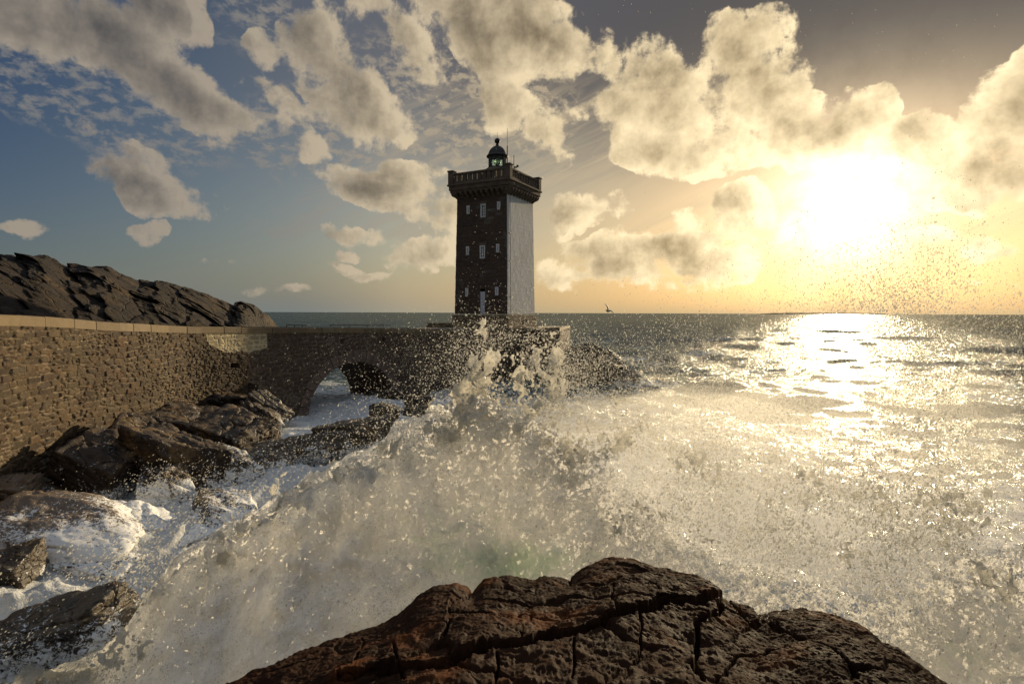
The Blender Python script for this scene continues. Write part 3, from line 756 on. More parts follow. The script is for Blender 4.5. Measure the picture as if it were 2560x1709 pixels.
def coping(line, u, name, seed, parent=CW, h=.34, out=.07, depth=.55, lo=.9, hi=1.7, mat=None):
    """dressed blocks laid along the top edge"""
    r = np.random.default_rng(seed); V = []; F = []; T = []; s = u[0]
    ip = lambda x: np.array([np.interp(x, u, line[:, k]) for k in range(3)])
    while s < u[-1]-.2:
        e = min(s+r.uniform(lo, hi), u[-1]); tone = r.random()
        a, b_ = ip(s+.012), ip(e-.012); t = (b_-a)[:2]; t = t/np.linalg.norm(t); n = np.array([t[1], -t[0], 0])
        o_ = out+r.uniform(-.02, .02); dz = r.uniform(-.012, .012)
        ring = []
        for q in (a, b_):
            z = q[2]+dz; f = q+n*o_; k = q-n*depth
            ring.append([np.array([f[0], f[1], z-h]), np.array([f[0], f[1], z-.04]), np.array([f[0]-n[0]*.04, f[1]-n[1]*.04, z]), np.array([k[0], k[1], z]), np.array([k[0], k[1], z-h])])
        i0 = len(V); V += ring[0]+ring[1]
        for k in range(5): F.append((i0+k, i0+5+k, i0+5+(k+1) % 5, i0+(k+1) % 5))
        # end caps as two quads each (one quad and a doubled triangle)
        for o0, fl in ((0, 1), (5, 0)):
            q1 = [i0+o0+x for x in (0, 1, 3, 4)]; q2 = [i0+o0+x for x in (1, 2, 3, 3)]
            F.append(tuple(q1 if fl else q1[::-1]))
        T += [tone]*10; s = e
    me = np_mesh(name, np.array(V), np.array(F)[:, ::-1], False, {'tone': np.array(T), 'mortar': np.zeros(len(V)), 'limewash': np.zeros(len(V)), 'joint': np.zeros(len(V))})
    return obj(name, me, mat or M['coping'], parent)
l_line, l_u = hermite(LEFT, 900)
wall_run(l_line, l_u, 'stone_face', M['rubble'], -8.2, .035, (.60, .215), 21, deep=.075, holes_px=[(575, 597, 908, 919)])
coping(l_line, l_u, 'coping', 5)
b_line = np.linspace(P_, A_, 420); b_u = np.linspace(0, np.linalg.norm((A_-P_)[:2]), 420)
ARC_T, ARC_A, ARC_Z, ARC_H = 8.95, 4.45, -6.75, 3.22
hole = lambda u, z: ((u-ARC_T)/(ARC_A+.14))**2+((z-ARC_Z)/(ARC_H+.14))**2 < 1
wall_run(b_line, b_u, 'bridge_face', M['bridge'], -8.6, .06, (.55, .27), 33, hole=hole, deep=.05,
         holes_px=[(851.5, 858.5, 847, 858), (955, 962, 841, 853)], mfac=.5)
coping(b_line, b_u, 'coping', 6, lo=1.2, hi=2.2)
p_line = np.vstack([np.linspace(A_, B_, 260), np.linspace(B_, C_, 200)[1:]]); p_u = np.r_[0, np.cumsum(np.linalg.norm(np.diff(p_line[:, :2], axis=0), axis=1))]
wall_run(p_line, p_u, 'platform_face', M['bridge'], -8.6, .07, (.6, .3), 44, deep=.07, mfac=.45)
coping(p_line, p_u, 'coping', 7, lo=1.2, hi=2.4, h=.30, out=.05)
# arch ring of dressed voussoirs and the vault behind it
td = (A_-P_)[:2]; td = td/np.linalg.norm(td); nd = np.array([-td[1], td[0]])     # nd points away from the viewer
def bp(u, z, d): q = P_[:2]+td*u+nd*d; return np.array([q[0], q[1], z])
b = MB(); nb = 21
for k in range(nb):
    a0 = math.pi*k/nb+.006-.04; a1 = math.pi*(k+1)/nb-.006-.04
    a0, a1 = max(a0, -.25), a1
    rr = .80+.07*((k*7) % 3-1)
    vs_ = []
    for d in (-.10, .5):
        for (an, r_) in ((a0, 0), (a1, 0), (a1, rr), (a0, rr)):
            vs_.append(b.bm.verts.new(bp(ARC_T+(ARC_A+r_)*math.cos(an), ARC_Z+(ARC_H+r_)*math.sin(an), d)))
    for f in ((0, 1, 2, 3), (7, 6, 5, 4), (0, 4, 5, 1), (1, 5, 6, 2), (2, 6, 7, 3), (3, 7, 4, 0)): b.bm.faces.new([vs_[i] for i in f])
b.build('arch_ring', M['voussoir'], CW)
W_BR = 4.2
nu, nv = 160, 90
an, dd = np.meshgrid(np.linspace(-.3, math.pi+.3, nu), np.linspace(.45, W_BR, nv), indexing='ij')
s_ = an*3.8
dj, tone, cl, rw = wall_pattern(dd, s_, .6, .32, 12)
rel = -sstep(0, .05, dj)*.03+fbm(np.stack([dd*3, s_*3, s_*0], -1), 3, 4)*.02
ru = ARC_A+.01-rel; rz = ARC_H+.01-rel
uu = ARC_T+ru*np.cos(an); zz = ARC_Z+rz*np.sin(an)
Vv = np.stack([P_[0]+td[0]*uu+nd[0]*dd, P_[1]+td[1]*uu+nd[1]*dd, zz], -1)
obj('arch_vault', np_mesh('arch_vault', Vv.reshape(-1, 3), grid_faces(nu, nv), True, {'tone': tone, 'mortar': (1-sstep(0, .03, dj))*.5, 'limewash': tone*0, 'joint': tone*0}), M['bridge'], CW)
# back face of the bridge with the same opening
bk = b_line.copy(); bk[:, :2] += nd*W_BR
nv = 70; tv = np.linspace(0, 1, nv); Z = -8.6+(bk[:, 2:3]+8.6)*tv
Vb = np.stack([np.repeat(bk[:, 0:1], nv, 1), np.repeat(bk[:, 1:2], nv, 1), Z], -1).reshape(-1, 3)
F = grid_faces(len(bk), nv, flip=True); cu = np.repeat(b_u[:, None], nv, 1).reshape(-1)[F].mean(1); cz = Vb[:, 2][F].mean(1)
z0 = np.zeros(len(Vb)); obj('back_face', np_mesh('back_face', Vb, F[~(((cu-ARC_T)/ARC_A)**2+((cz-ARC_Z)/ARC_H)**2 < 1)], True, {'tone': z0+.4, 'mortar': z0, 'limewash': z0, 'joint': z0}), M['bridge'], CW)
# path surface and platform top
dk = MB()
lb = l_line.copy(); tgl = np.gradient(lb[:, :2], axis=0); tgl /= np.linalg.norm(tgl, axis=1)[:, None]
li = l_line[::20].copy(); tl = tgl[::20]; fr = li.copy(); fr[:, :2] += np.stack([-tl[:, 1], tl[:, 0]], -1)*.4; lo_ = li.copy(); lo_[:, :2] += np.stack([-tl[:, 1], tl[:, 0]], -1)*5.
rows = [(a_, c_) for a_, c_ in zip(fr, lo_)]
for q in np.linspace(0, 1, 6)[1:]:
    c_ = P_+(A_-P_)*q; f_ = c_.copy(); f_[:2] += nd*.4; g_ = c_.copy(); g_[:2] += nd*W_BR; rows.append((f_, g_))
vv = [(dk.bm.verts.new(Vector(a_)-Vector((0, 0, .05))), dk.bm.verts.new(Vector(c_)-Vector((0, 0, .05)))) for a_, c_ in rows]
for (a0, c0), (a1, c1) in zip(vv, vv[1:]): dk.bm.faces.new((a0, a1, c1, c0))
dk.build('path_deck', M['deck'], CW)
dk = MB(); dk.bm.faces.new([dk.bm.verts.new((q[0], q[1], -1.585)) for q in (A_+np.array([0, .4, 0]), B_+np.array([-.4, .3, 0]), C_+np.array([-.4, 0, 0]), D_, bp(21., 0, W_BR))])
dk.build('platform_deck', M['deck'], CW)
pb = np.linspace(C_, D_, 60); wall_run(np.vstack([pb, np.linspace(D_, bp(21., -1.5, W_BR), 30)[1:]]), np.linspace(0, 25, 89), 'platform_back', M['bridge'], -8.6, .2, (.6, .3), 45)
b = MB(); q0, q1 = at(1064, 812, 60.), at(1146, 812, 61.5)
mid = (q0+q1)/2; b.box((mid[0], mid[1], -1.42), (q1[0]-q0[0], .6, .62), math.atan2(q1[1]-q0[1], q1[0]-q0[0]), .04); b.build('edge_kerb', M['coping'], CW)
# two low iron railings along the far edge of the path
def railing(pxa, pxb, Ya, Yb, label):
    t = empty('railing', at(pxa, 818, Ya)); o_ = Vector(t.location)
    a_ = Vector(at(pxa, 812.2, Ya))-o_; c_ = Vector(at(pxb, 812.8, Yb))-o_
    b = MB(); b.cyl(a_, c_, .032, seg=6); b.build('rail', M['metal_black'], t)
    n = 4
    for k in range(n):
        q = a_.lerp(c_, k/(n-1)); b = MB(); b.cyl(q-Vector((0, 0, .36)), q, .026, seg=6); b.build('post', M['metal_black'], t)
    tag(t, label, 'railing', 'low railings on the causeway')
railing(716, 774, 41, 44, 'short low iron railing on the causeway nearer the dark headland')
railing(826, 960, 46.5, 51.5, 'longer low iron railing above the bridge arch, nearer the lighthouse')
# ------------------------------------------------------------------ headland behind the causeway
sil = np.array([(-1600, 560), (-700, 590), (-300, 612), (0, 637), (38, 641), (66, 646), (76, 640), (118, 638), (140, 648), (166, 664), (190, 676), (198, 666), (274, 665), (300, 680), (325, 691), (346, 702), (352, 700), (390, 706), (396, 701), (462, 718), (510, 731), (540, 745), (568, 757), (584, 764), (592, 757), (606, 755), (638, 764), (657, 779), (673, 791), (690, 811), (700, 822), (730, 860), (760, 900)], float)
cols = np.concatenate([np.linspace(-1600, -20, 120), np.linspace(-15, 760, 620)])
sy = np.interp(cols, sil[:, 0], sil[:, 1])
Ysil = np.interp(cols, [-1600, -700, 0, 300, 690, 760], [14, 22, 33, 42, 58, 62])
Ybase = np.interp(cols, [-1600, -700, 0, 300, 617, 690, 760], [12., 15.5, 22.5, 30, 40, 46, 50])
top = at(cols, sy, Ysil)
nr = 230
s = np.concatenate([np.linspace(0, 1, 170), 1+np.linspace(0, 1, nr-170)[1:]]); nr = len(s)
Sg, Cg = np.meshgrid(s, np.arange(len(cols)))
Xr = (cols[Cg]-1280)/F_PX
Yg = np.where(Sg <= 1, Ybase[Cg]+(Ysil-Ybase)[Cg]*Sg, Ysil[Cg]+(Sg-1)*30)
zb = -2.6-4.5*sstep(600, 720, cols)
Zt = top[:, 2]
prof_ = 1-(1-np.clip(Sg, 0, 1))**1.35
Zg = np.where(Sg <= 1, zb[Cg]+(Zt-zb)[Cg]*prof_, Zt[Cg]-(Sg-1)**1.3*(Zt[Cg]+9))
Pn = np.stack([Xr*Yg, Yg, Zg], -1)
q = Pn[..., 2]+Pn[..., 0]*.34+Pn[..., 1]*.10+fbm(Pn*.22, 3, 3)*1.5
def ledge(q, per, sharp=.8):
    t = q/per; i = np.floor(t); f = t-i
    return (f**.6*(1-sstep(sharp, 1., f)))*(.35+.9*_hash(i.astype(np.int64), (i*0).astype(np.int64), (i*0+3).astype(np.int64), 5))
blk = np.floor(q/1.9)
cut, cut2, cid, _o = worley2(np.stack([Pn[..., 0]*.22+Pn[..., 1]*.1+blk*.37, blk*3.3+Pn[..., 2]*.1], -1), 8, .9)
rel = ledge(q, 2.9)*1.35*(.5+.8*cid)+ledge(q+.35*fbm(Pn*.6, 2, 6), 1.05)*.85+ledge(q+.1*fbm(Pn*1.5, 2, 6), .36, .6)*.36+ridged(Pn*.5, 4, 7)*.45+fbm(Pn*2.5, 4, 8)*.12-.9
rel -= .55*(1-sstep(.0, .10, cut2-cut))
edge = sstep(0, .10, np.abs(1-Sg))                      # keep the measured skyline crisp, let small steps through
amp = np.where(Sg <= 1, .25+.75*edge, .6)
Pn[..., 1] -= rel*amp*1.0; Pn[..., 2] += rel*amp*.35*np.where(Sg < 1, 1, .4)+np.where(np.abs(Sg-1) < .08, (ridged(Pn*1.1, 3, 4)-.5)*.22, 0)
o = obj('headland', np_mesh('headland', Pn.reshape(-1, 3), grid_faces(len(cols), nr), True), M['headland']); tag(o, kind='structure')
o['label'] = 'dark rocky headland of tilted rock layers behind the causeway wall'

# ------------------------------------------------------------------ single rocks
def ico_dirs(level):
    bm = bmesh.new(); bmesh.ops.create_icosphere(bm, subdivisions=level, radius=1)
    V = np.array([v.co[:] for v in bm.verts]); F = np.array([[v.index for v in f.verts] for f in bm.faces]); bm.free()
    return V/np.linalg.norm(V, axis=1)[:, None], F
ICO = {l: ico_dirs(l) for l in (4, 5, 6)}
def rock(name, c, size, seed, mat, label, cat='rock', group=None, rot=(0, 0, 0), level=6, planes=7, p=60, rough=.055, foam=None, strat=.05, parent=None, boxy=.6):
    r = np.random.default_rng(seed); D, F = ICO[level]
    n = r.normal(size=(planes, 3)); n /= np.linalg.norm(n, axis=1)[:, None]; h = r.uniform(.74, 1.02, planes)
    ax = np.array([(1, 0, 0), (-1, 0, 0), (0, 1, 0), (0, -1, 0), (0, 0, 1), (0, 0, -1)], float)+r.normal(size=(6, 3))*.22*(1.4-boxy)
    ax /= np.linalg.norm(ax, axis=1)[:, None]
    n = np.vstack([n, ax]); h = np.r_[h, r.uniform(.62, .82, 6)*(1.25-.35*boxy)]
    t = np.maximum(D @ n.T, 0)/h
    rad = (t**p).sum(1)**(-1/p)
    V = D*rad[:, None]*np.array(size)
    sc = float(np.mean(size))
    N = D
    q = V/sc
    d = (ridged(q*1.6+seed, 5, seed)-.5)*rough*1.6+fbm(q*5+seed, 4, seed+3)*rough*.55
    dip = q[:, 2]+.35*q[:, 0]+.15*fbm(q*1.2, 2, seed)
    d += fbm(q*14+seed, 3, seed+5)*rough*.3 - strat*np.abs(np.sin(dip*14+seed))**8*1.2
    cr = np.abs(fbm(q*1.3+seed*3.1, 3, seed+9)); d -= .07*(1-sstep(0, .035, cr))
    V = V+N*(d*sc)[:, None]
    R = np.array(Matrix.Rotation(rot[2], 3, 'Z') @ Matrix.Rotation(rot[1], 3, 'Y') @ Matrix.Rotation(rot[0], 3, 'X'))
    V = V @ R.T
    at_ = {}
    if foam is not None:
        zz = V[:, 2]+c[2]-SEA
        f = foam[0]*(1-sstep(foam[1], foam[2], zz+fbm(V*.9+seed, 3, 2)*.5))
        at_['foam'] = f
    else: at_['foam'] = np.zeros(len(V))
    o = obj(name, np_mesh(name, V, F, True, at_), mat, parent)
    o.location = c
    if parent is None: tag(o, label, cat, group)
    return o
G = 'boulders and blocks on the shore below the causeway'
R_ = math.radians
def rk(px, py, Y, size, seed, mat, label, rot=(0, 0, 0), name='boulder', group=G, foam=(.6, .0, .9), **k):
    c = at(px, py, Y)
    return rock(name, tuple(c), size, seed, M[mat], label, 'rock', group, tuple(R_(a) for a in rot), foam=foam, **k)
# shelf of ledges right under the wall
rk(455, 1065, 25.7, (2.87, 2.96, 1.17), 3, 'rock_shore', 'broad flat-topped block against the foot of the causeway wall', (4, 12, 20), boxy=1.1, level=6, name='rock_block')
rk(590, 1085, 24.8, (2.44, 2.09, 1.13), 11, 'rock_shore', 'cracked ledge block beside the surf, right of the broad flat-topped block', (8, 14, -15), boxy=1., level=6, name='rock_block')
rk(560, 1000, 30.9, (2.61, 1.74, 0.70), 5, 'rock_shore', 'low ledge under the shaded end of the wall', (0, 8, 30), boxy=1., name='rock_block')
rk(585, 978, 32.2, (0.65, 0.61, 0.54), 14, 'rock_shore', 'small square block at the wall foot left of the bridge', (0, 10, 30), boxy=1.2, name='rock_block')
rk(545, 985, 30.9, (0.52, 0.61, 0.48), 15, 'rock_shore', 'smallest dark block leaning on the wall foot', (0, -20, 10), boxy=1.2, name='rock_block')
rk(634, 975, 32.6, (0.48, 0.43, 0.65), 16, 'rock_shore', 'upright pale block standing in the corner of wall and bridge', (0, 10, 30), boxy=1.2, foam=None, name='rock_block')
rk(668, 1030, 30.5, (1.35, 1.3, 1.0), 17, 'rock_dark', 'dark rounded rock in front of the left side of the arch', (0, 20, 30), foam=(.5, .1, 1.3))
rk(640, 1050, 28.7, (1.48, 1.74, 1.13), 18, 'rock_shore', 'jagged rock wet with spray at the near side of the arch pool', (0, 30, 30), foam=(.6, .2, 1.6))
rk(350, 1130, 21.3, (2.00, 2.26, 1.30), 21, 'rock_shore', 'tilted slab with a long straight crack below the wall', (18, 20, 25), boxy=1.1, level=6, name='rock_slab')
rk(255, 1160, 19.1, (1.65, 1.74, 1.17), 22, 'rock_shore', 'smooth tilted slab overhanging a dark hollow', (20, 22, 10), boxy=1.1, level=6, name='rock_slab')
rk(455, 1170, 20.4, (1.57, 1.48, 1.30), 23, 'rock_shore', 'steep rounded rock in the middle of the shore', (0, 20, 60), level=6)
rk(560, 1175, 21.3, (1.57, 1.39, 1.04), 29, 'rock_dark', 'dark boulder splashed by drops at the edge of the surf', (0, 20, 30), level=6, foam=(.62, .3, 1.5))
rk(415, 1235, 19.2, (1.15, 1.2, 1.25), 24, 'rock_shore', 'golden brown boulder with white water running down its left side', (0, 10, 40), level=6, foam=(.75, .2, 1.5))
rk(150, 1200, 20.0, (2.0, 1.8, 1.1), 25, 'rock_shore', 'shaded rock in the hollow under the wall foot', (0, 10, 10))
rk(15, 1250, 16.5, (.95, 1.4, .95), 26, 'rock_pale', 'pale block at the left edge below the wall', (0, 5, 20), boxy=1.1, level=6, foam=None)
rk(120, 1340, 15.0, (2.2, 1.8, .95), 27, 'rock_pale', 'big smooth pale boulder washed by foam at the left', (6, 12, 15), boxy=.2, p=9, rough=.05, strat=0, level=6, foam=(.88, .1, 1.7))
rk(15, 1415, 12.9, (.8, .9, .42), 28, 'rock_dark', 'dark weedy rock low at the left edge in front of the pale boulder', (0, 0, 10), foam=(.55, 0, .5))
rk(330, 1330, 16.6, (1.5, 1.2, .9), 30, 'rock_dark', 'wet rock under the foam below the hollow', (0, 15, 20), level=6, foam=(.85, .3, 1.5))
rk(440, 1360, 16.2, (1.0, 1.0, .55), 31, 'rock_dark', 'low boulder half buried in foam in front of the golden boulder', (0, 0, 50), foam=(.8, .1, .9))
rk(565, 1300, 17.5, (1.3, 1.0, .72), 32, 'rock_dark', 'round wet boulder rising from the foam', (0, 10, 30), foam=(.72, .1, 1.))
rk(240, 1420, 14.1, (1.2, .8, .35), 33, 'rock_dark', 'low dark rock in the foam right of the pale boulder', (0, 5, 5), foam=(.7, 0, .6))
# rocks in the surf
G2 = 'rocks washed by the surf in front of the bridge'
rk(760, 1135, 24.5, (2.8, 1.6, .95), 41, 'rock_dark', 'long dark reef running towards the splash, covered in spray', (0, -6, 28), level=6, group=G2, foam=(.55, .2, 1.), name='reef')
rk(900, 1090, 26.0, (2.6, 1.4, .95), 42, 'rock_dark', 'higher end of the dark reef close to the splash', (0, -8, 25), level=6, group=G2, foam=(.58, .2, 1.1), name='reef')
rk(650, 1165, 22.5, (1.9, 1.5, .8), 43, 'rock_dark', 'near end of the dark reef beside the shore boulders', (0, 0, 20), level=6, group=G2, foam=(.6, .2, 1.), name='reef')
rk(962, 1030, 33.0, (1.1, .9, .65), 44, 'rock_dark', 'dark surf rock nearest the bridge pool, left of a flatter one', (0, 10, 10), group=G2, foam=(.45, 0, .6))
rk(1042, 1028, 33.2, (1.1, .8, .38), 45, 'rock_dark', 'flat dark surf rock left of the splash', (0, 0, 10), group=G2, foam=(.5, 0, .5))
rk(1040, 1000, 37.5, (1.1, .9, .50), 46, 'rock_dark', 'dark surf rock under the platform wall, behind the flat one', (0, 0, 10), group=G2, foam=(.45, 0, .5))
rk(985, 985, 41.0, (1.4, 1.0, .42), 47, 'rock_dark', 'brown rock at the right foot of the arch', (0, 0, 40), group=G2, foam=(.4, 0, .4))
rk(795, 1205, 19.6, (.55, .5, .4), 48, 'rock_dark', 'small rock alone in the foam of the backwash', (0, 0, 10), group=G2, foam=(.6, 0, .5))
rk(940, 985, 42.5, (1.0, .8, .4), 49, 'rock_dark', 'small brown rock in the water of the arch', (0, 0, 40), group=G2, foam=(.4, 0, .4))
# rocks beyond the right end of the platform
G3 = 'rocks at the seaward foot of the platform'
rk(1455, 918, 53.0, (2.7, 2.6, 2.0), 51, 'rock_dark', 'tall dark rock against the right end of the platform', (0, 10, 30), level=6, group=G3, foam=(.35, 0, 1.2))
rk(1520, 925, 52.5, (1.8, 2.0, 1.8), 52, 'rock_dark', 'lower outermost dark rock seaward of the platform', (0, -10, 10), level=6, group=G3, foam=(.35, 0, 1.))
rk(1560, 950, 51.0, (1.6, 1.4, .9), 53, 'rock_dark', 'lowest wave-washed rock at the seaward tip', (0, -10, 10), group=G3, foam=(.55, 0, .8))
rk(1390, 940, 52.0, (2.4, 2.0, 1.7), 54, 'rock_dark', 'dark rock below the platform wall, behind the splash', (0, -10, 10), group=G3, foam=(.5, 0, 1.))
# bottom left
rk(120, 1575, 9.2, (1.55, .9, .52), 61, 'rock_dark', 'dark long rock in the bottom left corner under the white water', (8, -14, 8), level=6, group=G2, foam=(.72, .5, 1.5), boxy=1.)
# sloping shore between wall foot and water
nx, ny = 150, 200
tt, ss = np.meshgrid(np.linspace(0, 1, nx), np.linspace(0, 1, ny))
wl = np.stack([np.interp(ss, np.linspace(0, 1, len(l_line)), l_line[:, k]) for k in range(2)], -1)
wd = np.interp(ss, [0, .35, .6, .8, 1], [5, 5, 5.4, 5, 4.5])
Xs = wl[..., 0]-.6+tt*wd; Ysx = wl[..., 1]; Zs = -5.15-tt**1.1*2.4+ .5*fbm(np.stack([Xs*.5, Ysx*.5, Xs*0], -1), 4, 6)+.35*ridged(np.stack([Xs*.8, Ysx*.8, Xs*0], -1), 4, 6)
zz = Zs-SEA
o = obj('shore', np_mesh('shore', np.stack([Xs, Ysx, Zs], -1).reshape(-1, 3), grid_faces(ny, nx, flip=True), True, {'foam': (.75*(1-sstep(.1, 1., zz))).ravel()}), M['rock_dark']); tag(o, kind='structure')

# ------------------------------------------------------------------ the rock the photographer stands on
crest = np.array([(-200, 2300), (200, 1960), (420, 1800), (600, 1697), (700, 1653), (843, 1598), (943, 1566), (987, 1543), (1043, 1490), (1085, 1468), (1131, 1458), (1165, 1466), (1181, 1479), (1192, 1470), (1209, 1454), (1240, 1443), (1275, 1440), (1310, 1447), (1336, 1449), (1350, 1443), (1375, 1441), (1400, 1444), (1424, 1452), (1436, 1440), (1452, 1426), (1474, 1413), (1496, 1404), (1525, 1395), (1552, 1393), (1585, 1400), (1629, 1421), (1690, 1432), (1751, 1446), (1790, 1475), (1815, 1503), (1838, 1509), (1861, 1516), (1880, 1522), (1894, 1541), (1925, 1531), (1956, 1529), (2011, 1526), (2050, 1534), (2095, 1543), (2150, 1563), (2180, 1585), (2201, 1605), (2220, 1612), (2242, 1618), (2278, 1651), (2322, 1681), (2363, 1709), (2450, 1780), (2600, 1900), (2900, 2200)], float)
pc = np.concatenate([np.linspace(-200, 560, 60), np.linspace(565, 2400, 820), np.linspace(2410, 2900, 50)])
cy = np.interp(pc, crest[:, 0], crest[:, 1])
Yc = np.interp(pc, [-200, 600, 1000, 1300, 1550, 1850, 2100, 2363, 2900], [3.0, 3.55, 4.6, 5.3, 5.8, 5.0, 4.4, 3.7, 2.8])
cp = at(pc, cy, Yc)
w_ = np.exp(-.5*(np.arange(-90, 91)/36.)**2); w_ /= w_.sum()
cz_s = np.convolve(np.pad(cp[:, 2], 90, 'edge'), w_, 'valid')          # the body of the rock follows a smoothed crest
s1 = np.linspace(0, 1, 440)**.8; s2 = 1+np.linspace(0, 1, 130)[1:]; ss = np.r_[s1, s2]
Sg, Cg = np.meshgrid(ss, np.arange(len(pc)))
Ynear = .55
Yg = np.where(Sg <= 1, Ynear+(Yc[Cg]-Ynear)*Sg, Yc[Cg]+(Sg-1)*2.6)
Xg = cp[Cg, 0]*np.where(Sg <= 1, (.25+.75*Sg), 1+(Sg-1)*.35)
zn = -1.72
kz = sstep(.72, 1., Sg); czz = cz_s[Cg]*(1-kz)+cp[Cg, 2]*kz
Zg = np.where(Sg <= 1, zn+(czz-zn)*Sg**1.25+.10*np.sin(np.clip(Sg, 0, 1)*math.pi), cp[Cg, 2]-(np.clip(Sg-1, 0, 1))**.8*4.9)
Pf = np.stack([Xg, Yg, Zg], -1)
pxg = pc[Cg]
def to_px(P):
    c = P @ CM; return 1280+F_PX*c[..., 0]/-c[..., 2], 854.5-F_PX*c[..., 1]/-c[..., 2]
px_, py_ = to_px(Pf)
front = Sg <= 1.02
k = fbm(np.stack([Xg*2.6, Yg*2.6, Xg*0], -1), 5, 71, .62)*22
def crack(pts, w0, w1, depth, undercut=0):
    """distance in the rock's own surface (scaled by its range) to a crack drawn as a polyline"""
    pts = np.array(pts, float); d = np.full(px_.shape, 1e9); side = np.zeros_like(d)
    for (a, c_) in zip(pts, pts[1:]):
        ab = c_-a; ap = np.stack([px_-a[0]+k*.7, py_-a[1]+k], -1)
        t = np.clip((ap @ ab)/(ab @ ab), 0, 1); r_ = ap-t[..., None]*ab; dd_ = np.hypot(r_[..., 0], r_[..., 1])
        side = np.where(dd_ < d, np.sign(ab[0]*ap[..., 1]-ab[1]*ap[..., 0]), side); d = np.minimum(d, dd_)
    w = w0+(w1-w0)*.5
    return depth*(1-sstep(w*.35, w, d))*front, d, side
dz = np.zeros_like(Zg)
big = [(850, 1712), (930, 1690), (987, 1680), (1070, 1672), (1153, 1652), (1253, 1622), (1330, 1622), (1400, 1602), (1458, 1578), (1541, 1548), (1651, 1522), (1762, 1509), (1815, 1506)]
c1, d1, s1_ = crack(big, 4.5, 8, .22); dz -= c1
dz += .045*np.exp(-np.maximum(d1-8, 0)/30)*(s1_ < 0)*front        # upper slab lips over the crack
for pts, w, dp in [([(1541, 1475), (1530, 1500), (1542, 1545)], 4, .06), ([(1436, 1600), (1433, 1709)], 4, .06),
                   ([(1800, 1520), (1745, 1560), (1742, 1620), (1729, 1660), (1760, 1709)], 9, .16), ([(1424, 1452), (1420, 1480), (1560, 1476), (1640, 1475)], 4, .06),
                   ([(1181, 1479), (1150, 1510), (1120, 1540), (1260, 1548), (1330, 1545)], 4, .05), ([(1330, 1545), (1300, 1600)], 4, .05), ([(905, 1600), (900, 1640), (880, 1690)], 4, .06),
                   ([(1120, 1560), (1110, 1610)], 5, .1), ([(2010, 1600), (1960, 1640), (1850, 1650), (1790, 1709)], 5, .07), ([(1815, 1506), (1870, 1560), (1960, 1580), (2080, 1640), (2150, 1709)], 5, .07), ([(1240, 1640), (1235, 1709)], 5, .08),
                   ([(1640, 1475), (1650, 1500)], 4, .08), ([(980, 1620), (1010, 1709)], 5, .07), ([(1600, 1530), (1610, 1620), (1560, 1709)], 4, .05)]:
    c_, d_, s__ = crack(pts, w, w, dp); dz -= c_
P3 = Pf*1.0
lo_n = fbm(P3*.9+3, 4, 81)*.07; md = ridged(P3*2.6, 5, 82)*.05-.025; hi_n = fbm(P3*11, 4, 83)*.022+ridged(P3*34, 3, 84)*.014
stp = P3[..., 2]*1.0+P3[..., 0]*-.12+P3[..., 1]*.30+fbm(P3*.8, 3, 85)*.15
lg = ledge(stp, .16, .7)*.035
keep = .30+.70*sstep(0, .12, np.abs(1-Sg))
f1, f2, idn, off = worley2(np.stack([Xg*.85+.2*Yg, Yg*1.25-.25*Xg], -1)+fbm(P3*1.5, 3, 86)[..., None]*.28, 87, .9)
plates = (off[..., 0]*(idn-.5)+off[..., 1]*(.5-_hash((idn*1e6).astype(np.int64), Cg*0, Cg*0, 3)))*.07-.025*(1-sstep(0, .05, f2-f1))
Pf[..., 2] += dz+(lo_n+md+lg+plates)*keep+hi_n
Pf[..., 1] += (fbm(P3*4, 4, 88)*.05)*keep
fo = np.zeros(px_.shape)
fo = np.maximum(fo, .62*np.exp(-(((px_-960)/190)**2+((py_-(1545-(px_-960)*.32))/52)**2)))*(Sg < 1.2)
fo = np.maximum(fo, .7*sstep(1.1, 1.35, Sg))
m_near = M['rock_near']
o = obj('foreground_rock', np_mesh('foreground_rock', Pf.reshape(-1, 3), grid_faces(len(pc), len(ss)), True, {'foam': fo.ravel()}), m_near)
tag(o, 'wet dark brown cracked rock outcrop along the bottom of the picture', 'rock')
# ------------------------------------------------------------------ sea: one sheet out to the horizon
azs = np.concatenate([np.linspace(-180, -56, 40)[:-1], np.linspace(-56, 54, 760), np.linspace(54, 180, 40)[1:]])
azs = np.radians(azs)
rs = np.concatenate([[2.0], np.geomspace(4.5, 60, 460), np.geomspace(60.6, 400, 260), np.geomspace(405, 14000, 120)])
A2, R2g = np.meshgrid(azs, rs, indexing='ij')
X = R2g*np.sin(A2); Y = R2g*np.cos(A2)
H = np.zeros_like(X)
rw = np.random.default_rng(4)
dirs = []
for k in range(46):
    lam = 22*.87**k*rw.uniform(.9, 1.1); th = math.radians(-118+rw.normal()*34)
    dirs.append((lam, th, rw.uniform(0, 6.28)))
step = R2g*.0085
fade_far = 1/(1+(R2g/700)**2)
for lam, th, ph in dirs:
    a = .0125*lam**.95*np.clip(1.6-step*3.2/lam, 0, 1)
    kx, ky = 2*math.pi/lam*math.cos(th), 2*math.pi/lam*math.sin(th)
    p = X*kx+Y*ky+ph+1.2*np.sin(X*kx*.13-Y*ky*.11+ph)
    H += a*(1-np.abs(np.sin(p*.5))**1.3*2)*fade_far
H *= .62
for lam, th, am in ((34, -112, .26), (25, -100, .20), (47, -125, .25)):      # long swell
    th = math.radians(th); p = (X*math.cos(th)+Y*math.sin(th))*2*math.pi/lam+fbm(np.stack([X*.012, Y*.012, X*0], -1), 2, int(lam))*3
    H += am*(1-2*np.abs(np.sin(p*.5))**1.2)*np.clip((R2g-25)/60, 0, 1)/(1+(R2g/900)**2)
